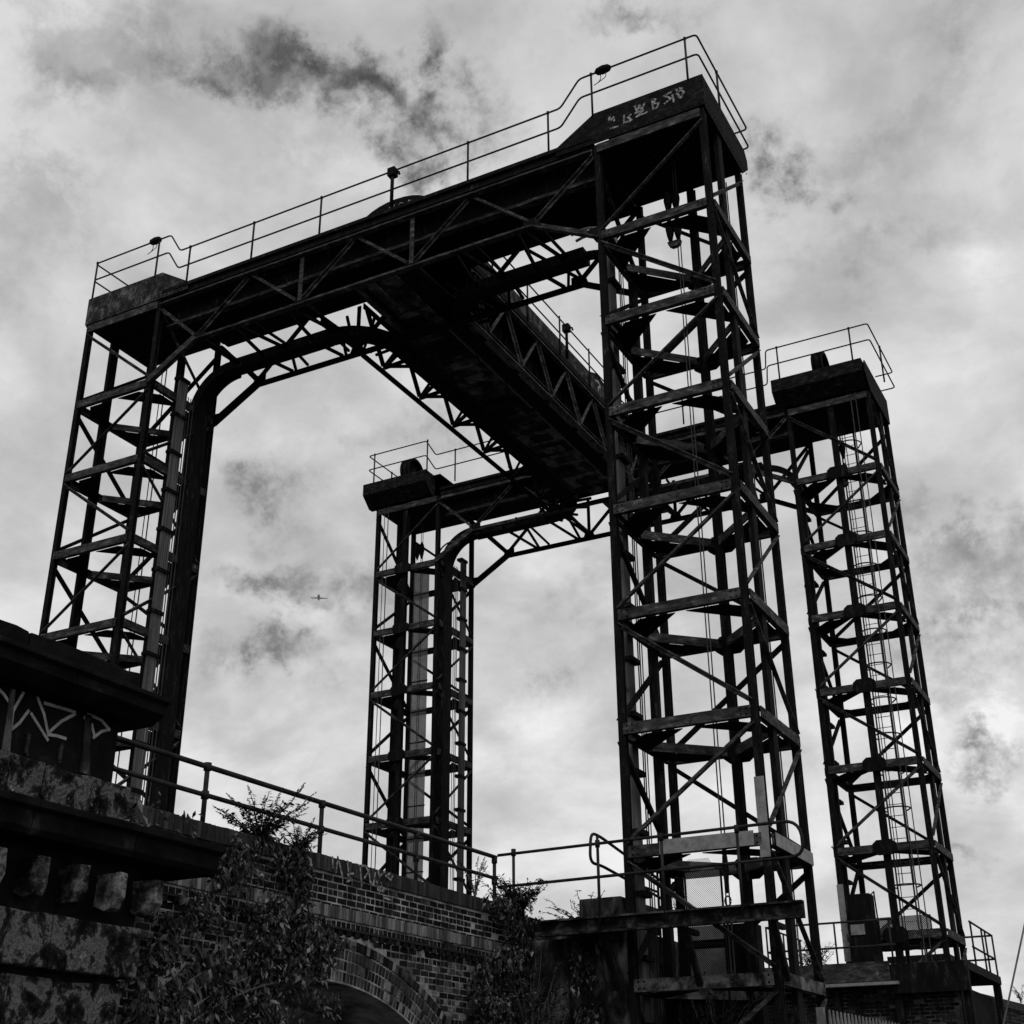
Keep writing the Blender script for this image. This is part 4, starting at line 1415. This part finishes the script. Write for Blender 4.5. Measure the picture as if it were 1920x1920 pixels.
def wall_creeper(label, poly, x, dens, depth, size, mat='leaf', clump=True, group='creepers on the masonry', loc=None):
    ysr, zsr = [p[0] for p in poly], [p[1] for p in poly]
    cy, cz = sum(ysr) / len(ysr), min(zsr)
    root = thing('climbing_plant', label, 'creeper', (x, cy, cz), group)
    area = (max(ysr) - min(ysr)) * (max(zsr) - min(zsr))
    vs, fs = [], []
    stems = MB()
    from mathutils import noise
    n = int(area * dens)
    for _ in range(n):
        y, z = rnd.uniform(min(ysr) - .12, max(ysr) + .12), rnd.uniform(min(zsr) - .1, max(zsr) + .1)
        q = Vector((y * 1.6, z * 1.6, x))
        if not in_poly(y + .25 * noise.noise(q * 2.3), z + .2 * noise.noise(q * 2.1 + Vector((5, 1, 2))), poly):
            continue
        cl = noise.noise(q * 1.5 + Vector((3, 7, 1)))
        if clump and cl < -.08 and rnd.random() < .85:
            continue
        dx = depth * max(.05, (.5 + cl)) * rnd.random()
        nr = Vector((1, rnd.gauss(0, .75), rnd.gauss(.1, .8)))
        upd = Vector((rnd.gauss(0, .2), rnd.gauss(0, .55), -1 + rnd.random() * .5))
        s = size * min(1.6, .45 + rnd.expovariate(2.2))
        leaf_into(vs, fs, Vector((x + dx, y, z)), nr, upd, s, s * rnd.uniform(.28, .55))
    raw_mesh('foliage', vs, fs, mat, root)
    for k in range(max(3, int(area * 2))):
        y = rnd.uniform(min(ysr), max(ysr)); z = rnd.uniform(min(zsr), max(zsr))
        if not in_poly(y, z, poly):
            continue
        pts = [Vector((x + .02, y, z))]
        for i in range(6):
            pts.append(pts[-1] + Vector((rnd.uniform(-.01, .02), rnd.gauss(0, .05), rnd.uniform(.05, .13))))
        stems.tube(pts, .007, 4)
    if stems.v and size > .1:
        stems.build('stems', 'stem', root)['kind'] = 'stuff'
    return root


def bush(label, base, n_stem, h, spread, leaf, mat='leaf_dark', spikes=True, lean=(0, 0), group='bushes rooted in the masonry', nleaf=18):
    root = thing('buddleia_bush', label, 'bush', base, group)
    vs, fs = [], []
    st = MB()
    sp = MB()
    b = Vector(base)
    for k in range(n_stem):
        an = rnd.uniform(0, 2 * math.pi)
        out = Vector((math.cos(an) * spread + lean[0], math.sin(an) * spread + lean[1], 0)) * rnd.uniform(.3, 1)
        hh = h * rnd.uniform(.55, 1.05)
        pts = []
        for i in range(8):
            t = i / 7
            pts.append(b + out * (t ** 1.4) + Vector((0, 0, hh * (t - .25 * t * t * rnd.uniform(.6, 1.2)))) + Vector((rnd.gauss(0, .008), rnd.gauss(0, .008), 0)))
        st.tube(pts, [.010 * (1 - .8 * i / 7) + .002 for i in range(8)], 5)
        for j in range(nleaf):
            t = .15 + .85 * (j + rnd.random()) / nleaf
            i = min(6, int(t * 7))
            p = pts[i].lerp(pts[i + 1], t * 7 - i)
            a2 = rnd.uniform(0, 2 * math.pi)
            o = Vector((math.cos(a2), math.sin(a2), rnd.uniform(-.4, .7)))
            s = leaf * rnd.uniform(.6, 1.2) * (1.1 - .5 * t)
            leaf_into(vs, fs, p, Vector((rnd.gauss(0, .4), rnd.gauss(0, .4), 1)), o, s, s * rnd.uniform(.26, .4))
        if spikes and rnd.random() < .75:
            tip = pts[-1]
            dirn = (pts[-1] - pts[-3]).normalized()
            for c in range(14):
                q = tip + dirn * (.012 * c)
                rr = .026 * (1 - c / 15)
                for e in range(3):
                    a2 = rnd.uniform(0, 6.28)
                    o = Vector((math.cos(a2), math.sin(a2), rnd.uniform(0, .5)))
                    leaf_into(vs, fs, q, o.cross(dirn), o, rr + .01, .014)
    raw_mesh('foliage', vs, fs, mat, root)
    st.build('stems', 'stem', root)['kind'] = 'stuff'
    return root


R1 = [(11.83, 3.7), (12.94, 4.66), (13.09, 5.0), (14.33, 5.0), (14.87, 4.68), (14.79, 4.24), (15.44, 3.9), (14.99, 3.37), (14.08, 3.23), (14.59, 2.75), (14.4, 2.0), (11.3, 2.0), (11.47, 3.25)]
R2 = [(19.34, 4.95), (20.9, 5.25), (20.9, 2.3), (19.36, 2.3), (19.01, 3.62), (20.08, 4.38)]
wall_creeper('broad leafy creeper draping the brick wall left of the arch', R1, WX + .03, 2900, .32, .088)
wall_creeper('tangled creeper over the end of the brick wall beside the abutment', R2, WX + .05, 2400, .55, .10)
wall_creeper('creeper trailing over the concrete pilaster under the platform', [(20.6, 4.5), (21.3, 4.5), (21.5, 3.9), (21.3, 3.2), (21.4, 2.2), (20.4, 2.2)], -9.88, 1500, .45, .11)
wall_creeper('leafy clump spilling onto the pier cornice end', [(10.47, 4.50), (10.47, 4.92), (11.02, 4.96), (11.45, 4.78), (11.75, 4.50)], -10.35, 900, .3, .10)
wall_creeper('moss and small ivy on the pier parapet stones', [(8.2, 4.52), (8.2, 4.86), (9.0, 4.86), (9.3, 4.6), (9.9, 4.86), (10.05, 4.55)], -10.19, 900, .05, .045)
wall_creeper('bright narrow-leaved creeper at the foot of the pier edge', [(10.8, 1.9), (10.9, 2.9), (11.6, 3.1), (12.2, 2.6), (12.3, 1.9)], -10.75, 1500, .35, .10)
wall_creeper('creeper hanging across the arch opening', [(13.9, 3.2), (14.9, 3.35), (15.4, 3.1), (14.9, 2.7), (14.4, 2.2), (13.2, 2.2)], WX + .02, 1500, .3, .09)
bush('spiky buddleia bush sprouting through the handrail of the viaduct', (WX - .02, 13.65, 4.85), 30, .78, .62, .13, nleaf=34)
bush('low leafy buddleia clump along the coping beside the handrail post', (WX + .04, 14.4, 4.8), 20, .55, .5, .12, nleaf=30)
bush('small buddleia with one tall flower head near the end of the viaduct wall', (WX, 19.35, 4.95), 8, .80, .28, .10, nleaf=22)
bush('dense broad-leaved shrub on the corner of the viaduct wall', (WX + .1, 20.55, 4.7), 44, .95, .75, .16, spikes=False, nleaf=34)
bush('tall leafy shrub filling the angle between the viaduct end and the abutment', (-10.55, 20.45, 2.0), 40, 2.7, .75, .13, mat='leaf', spikes=False, nleaf=60)
bush('leafy shrub spreading under the platform in front of the concrete pilaster', (-10.1, 20.5, 1.6), 34, 2.2, .7, .13, mat='leaf', spikes=False, nleaf=50)
bush('wispy shrub leaning on the concrete upstand', (-10.3, 22.1, 4.63), 30, .85, .95, .13, spikes=False, nleaf=24)
bush('thin weed growing inside the painted tower beside the upstand', (-9.05, 23.6, 4.5), 10, 1.2, .35, .11, spikes=False, nleaf=12)
bush('scrub on the far platform beside the winch housing', (-9.6, 34.6, 4.98), 22, 1.0, .55, .14, spikes=False, nleaf=20)
bush('dark scrub filling the corner of the far platform', (-10.3, 37.0, 4.98), 22, 1.3, .6, .16, spikes=False, nleaf=20)
bush('small weed tuft rooted on the far quay wall coping', (-5.75, 41.5, 4.55), 8, .7, .3, .09, spikes=False)
bush('dark shrub at the foot of the abutment inside the painted tower', (-8.2, 23.0, 2.2), 34, 2.2, .9, .16, spikes=False, nleaf=34)
# little weeds on the tower columns
for (x, y, z), lab in zip(((-9.10, 21.75, 12.1), (-9.10, 21.75, 10.5), (-9.10, 21.75, 8.9), (-8.83, 34.55, 12.3), (-8.83, 34.55, 15.4), (-8.83, 34.55, 8.0)),
                          ['weed tuft clinging to the guard panels of the painted tower'] * 3 + ['weed tuft clinging to the corner column of the tower with the caged ladder'] * 3):
    bush(lab, (x, y, z), 5, .14, .12, .07, spikes=False, group=lab.replace('tuft', 'tufts'), nleaf=5)

# ================================================================== AIRLINER
c = Vector((-.563, .747, .362)).normalized() * 1900 + Vector((0, 0, 1.6))
ap = thing('airliner', 'tiny airliner flying far off among the clouds', 'airplane', c)
f_ = Vector((.58, -.80, -.02)).normalized()
s_ = f_.cross(Vector((0, 0, 1))).normalized()
u_ = s_.cross(f_)
m = MB().tube([c + f_ * 13, c + f_ * 11, c + f_ * 8, c - f_ * 6, c - f_ * 12], [.3, 1.3, 1.9, 1.9, .4], 10)
m.build('fuselage', 'plane', ap, True)
for e in (1, -1):
    m = MB()
    a, b = c + f_ * 3 - u_ * 1, c - f_ * 2.5 - u_ * 1
    t0, t1 = c + s_ * (12.5 * e) - f_ * 3 + u_ * .6, c + s_ * (12.5 * e) - f_ * 4.8 + u_ * .6
    m.add([a, b, t1, t0, a + u_ * .8, b + u_ * .6, t1 + u_ * .25, t0 + u_ * .25], [(0, 1, 2, 3), (4, 7, 6, 5), (0, 4, 5, 1), (1, 5, 6, 2), (2, 6, 7, 3), (3, 7, 4, 0)])
    m.build('wing', 'plane', ap)
    q = c + s_ * (4.5 * e) + f_ * 2.2 - u_ * 1.6
    MB().tube([q + f_ * 2, q - f_ * 1.5], .9, 8).build('engine', 'plane', ap)
m = MB()
a, b = c - f_ * 8 + u_ * 1.5, c - f_ * 12 + u_ * .8
t0, t1 = c - f_ * 11 + u_ * 7, c - f_ * 13 + u_ * 7
m.add([a - s_ * .3, b - s_ * .3, t1 - s_ * .1, t0 - s_ * .1, a + s_ * .3, b + s_ * .3, t1 + s_ * .1, t0 + s_ * .1], [(0, 1, 2, 3), (4, 7, 6, 5), (0, 4, 5, 1), (1, 5, 6, 2), (2, 6, 7, 3), (3, 7, 4, 0)])
m.build('tail_fin', 'plane', ap)
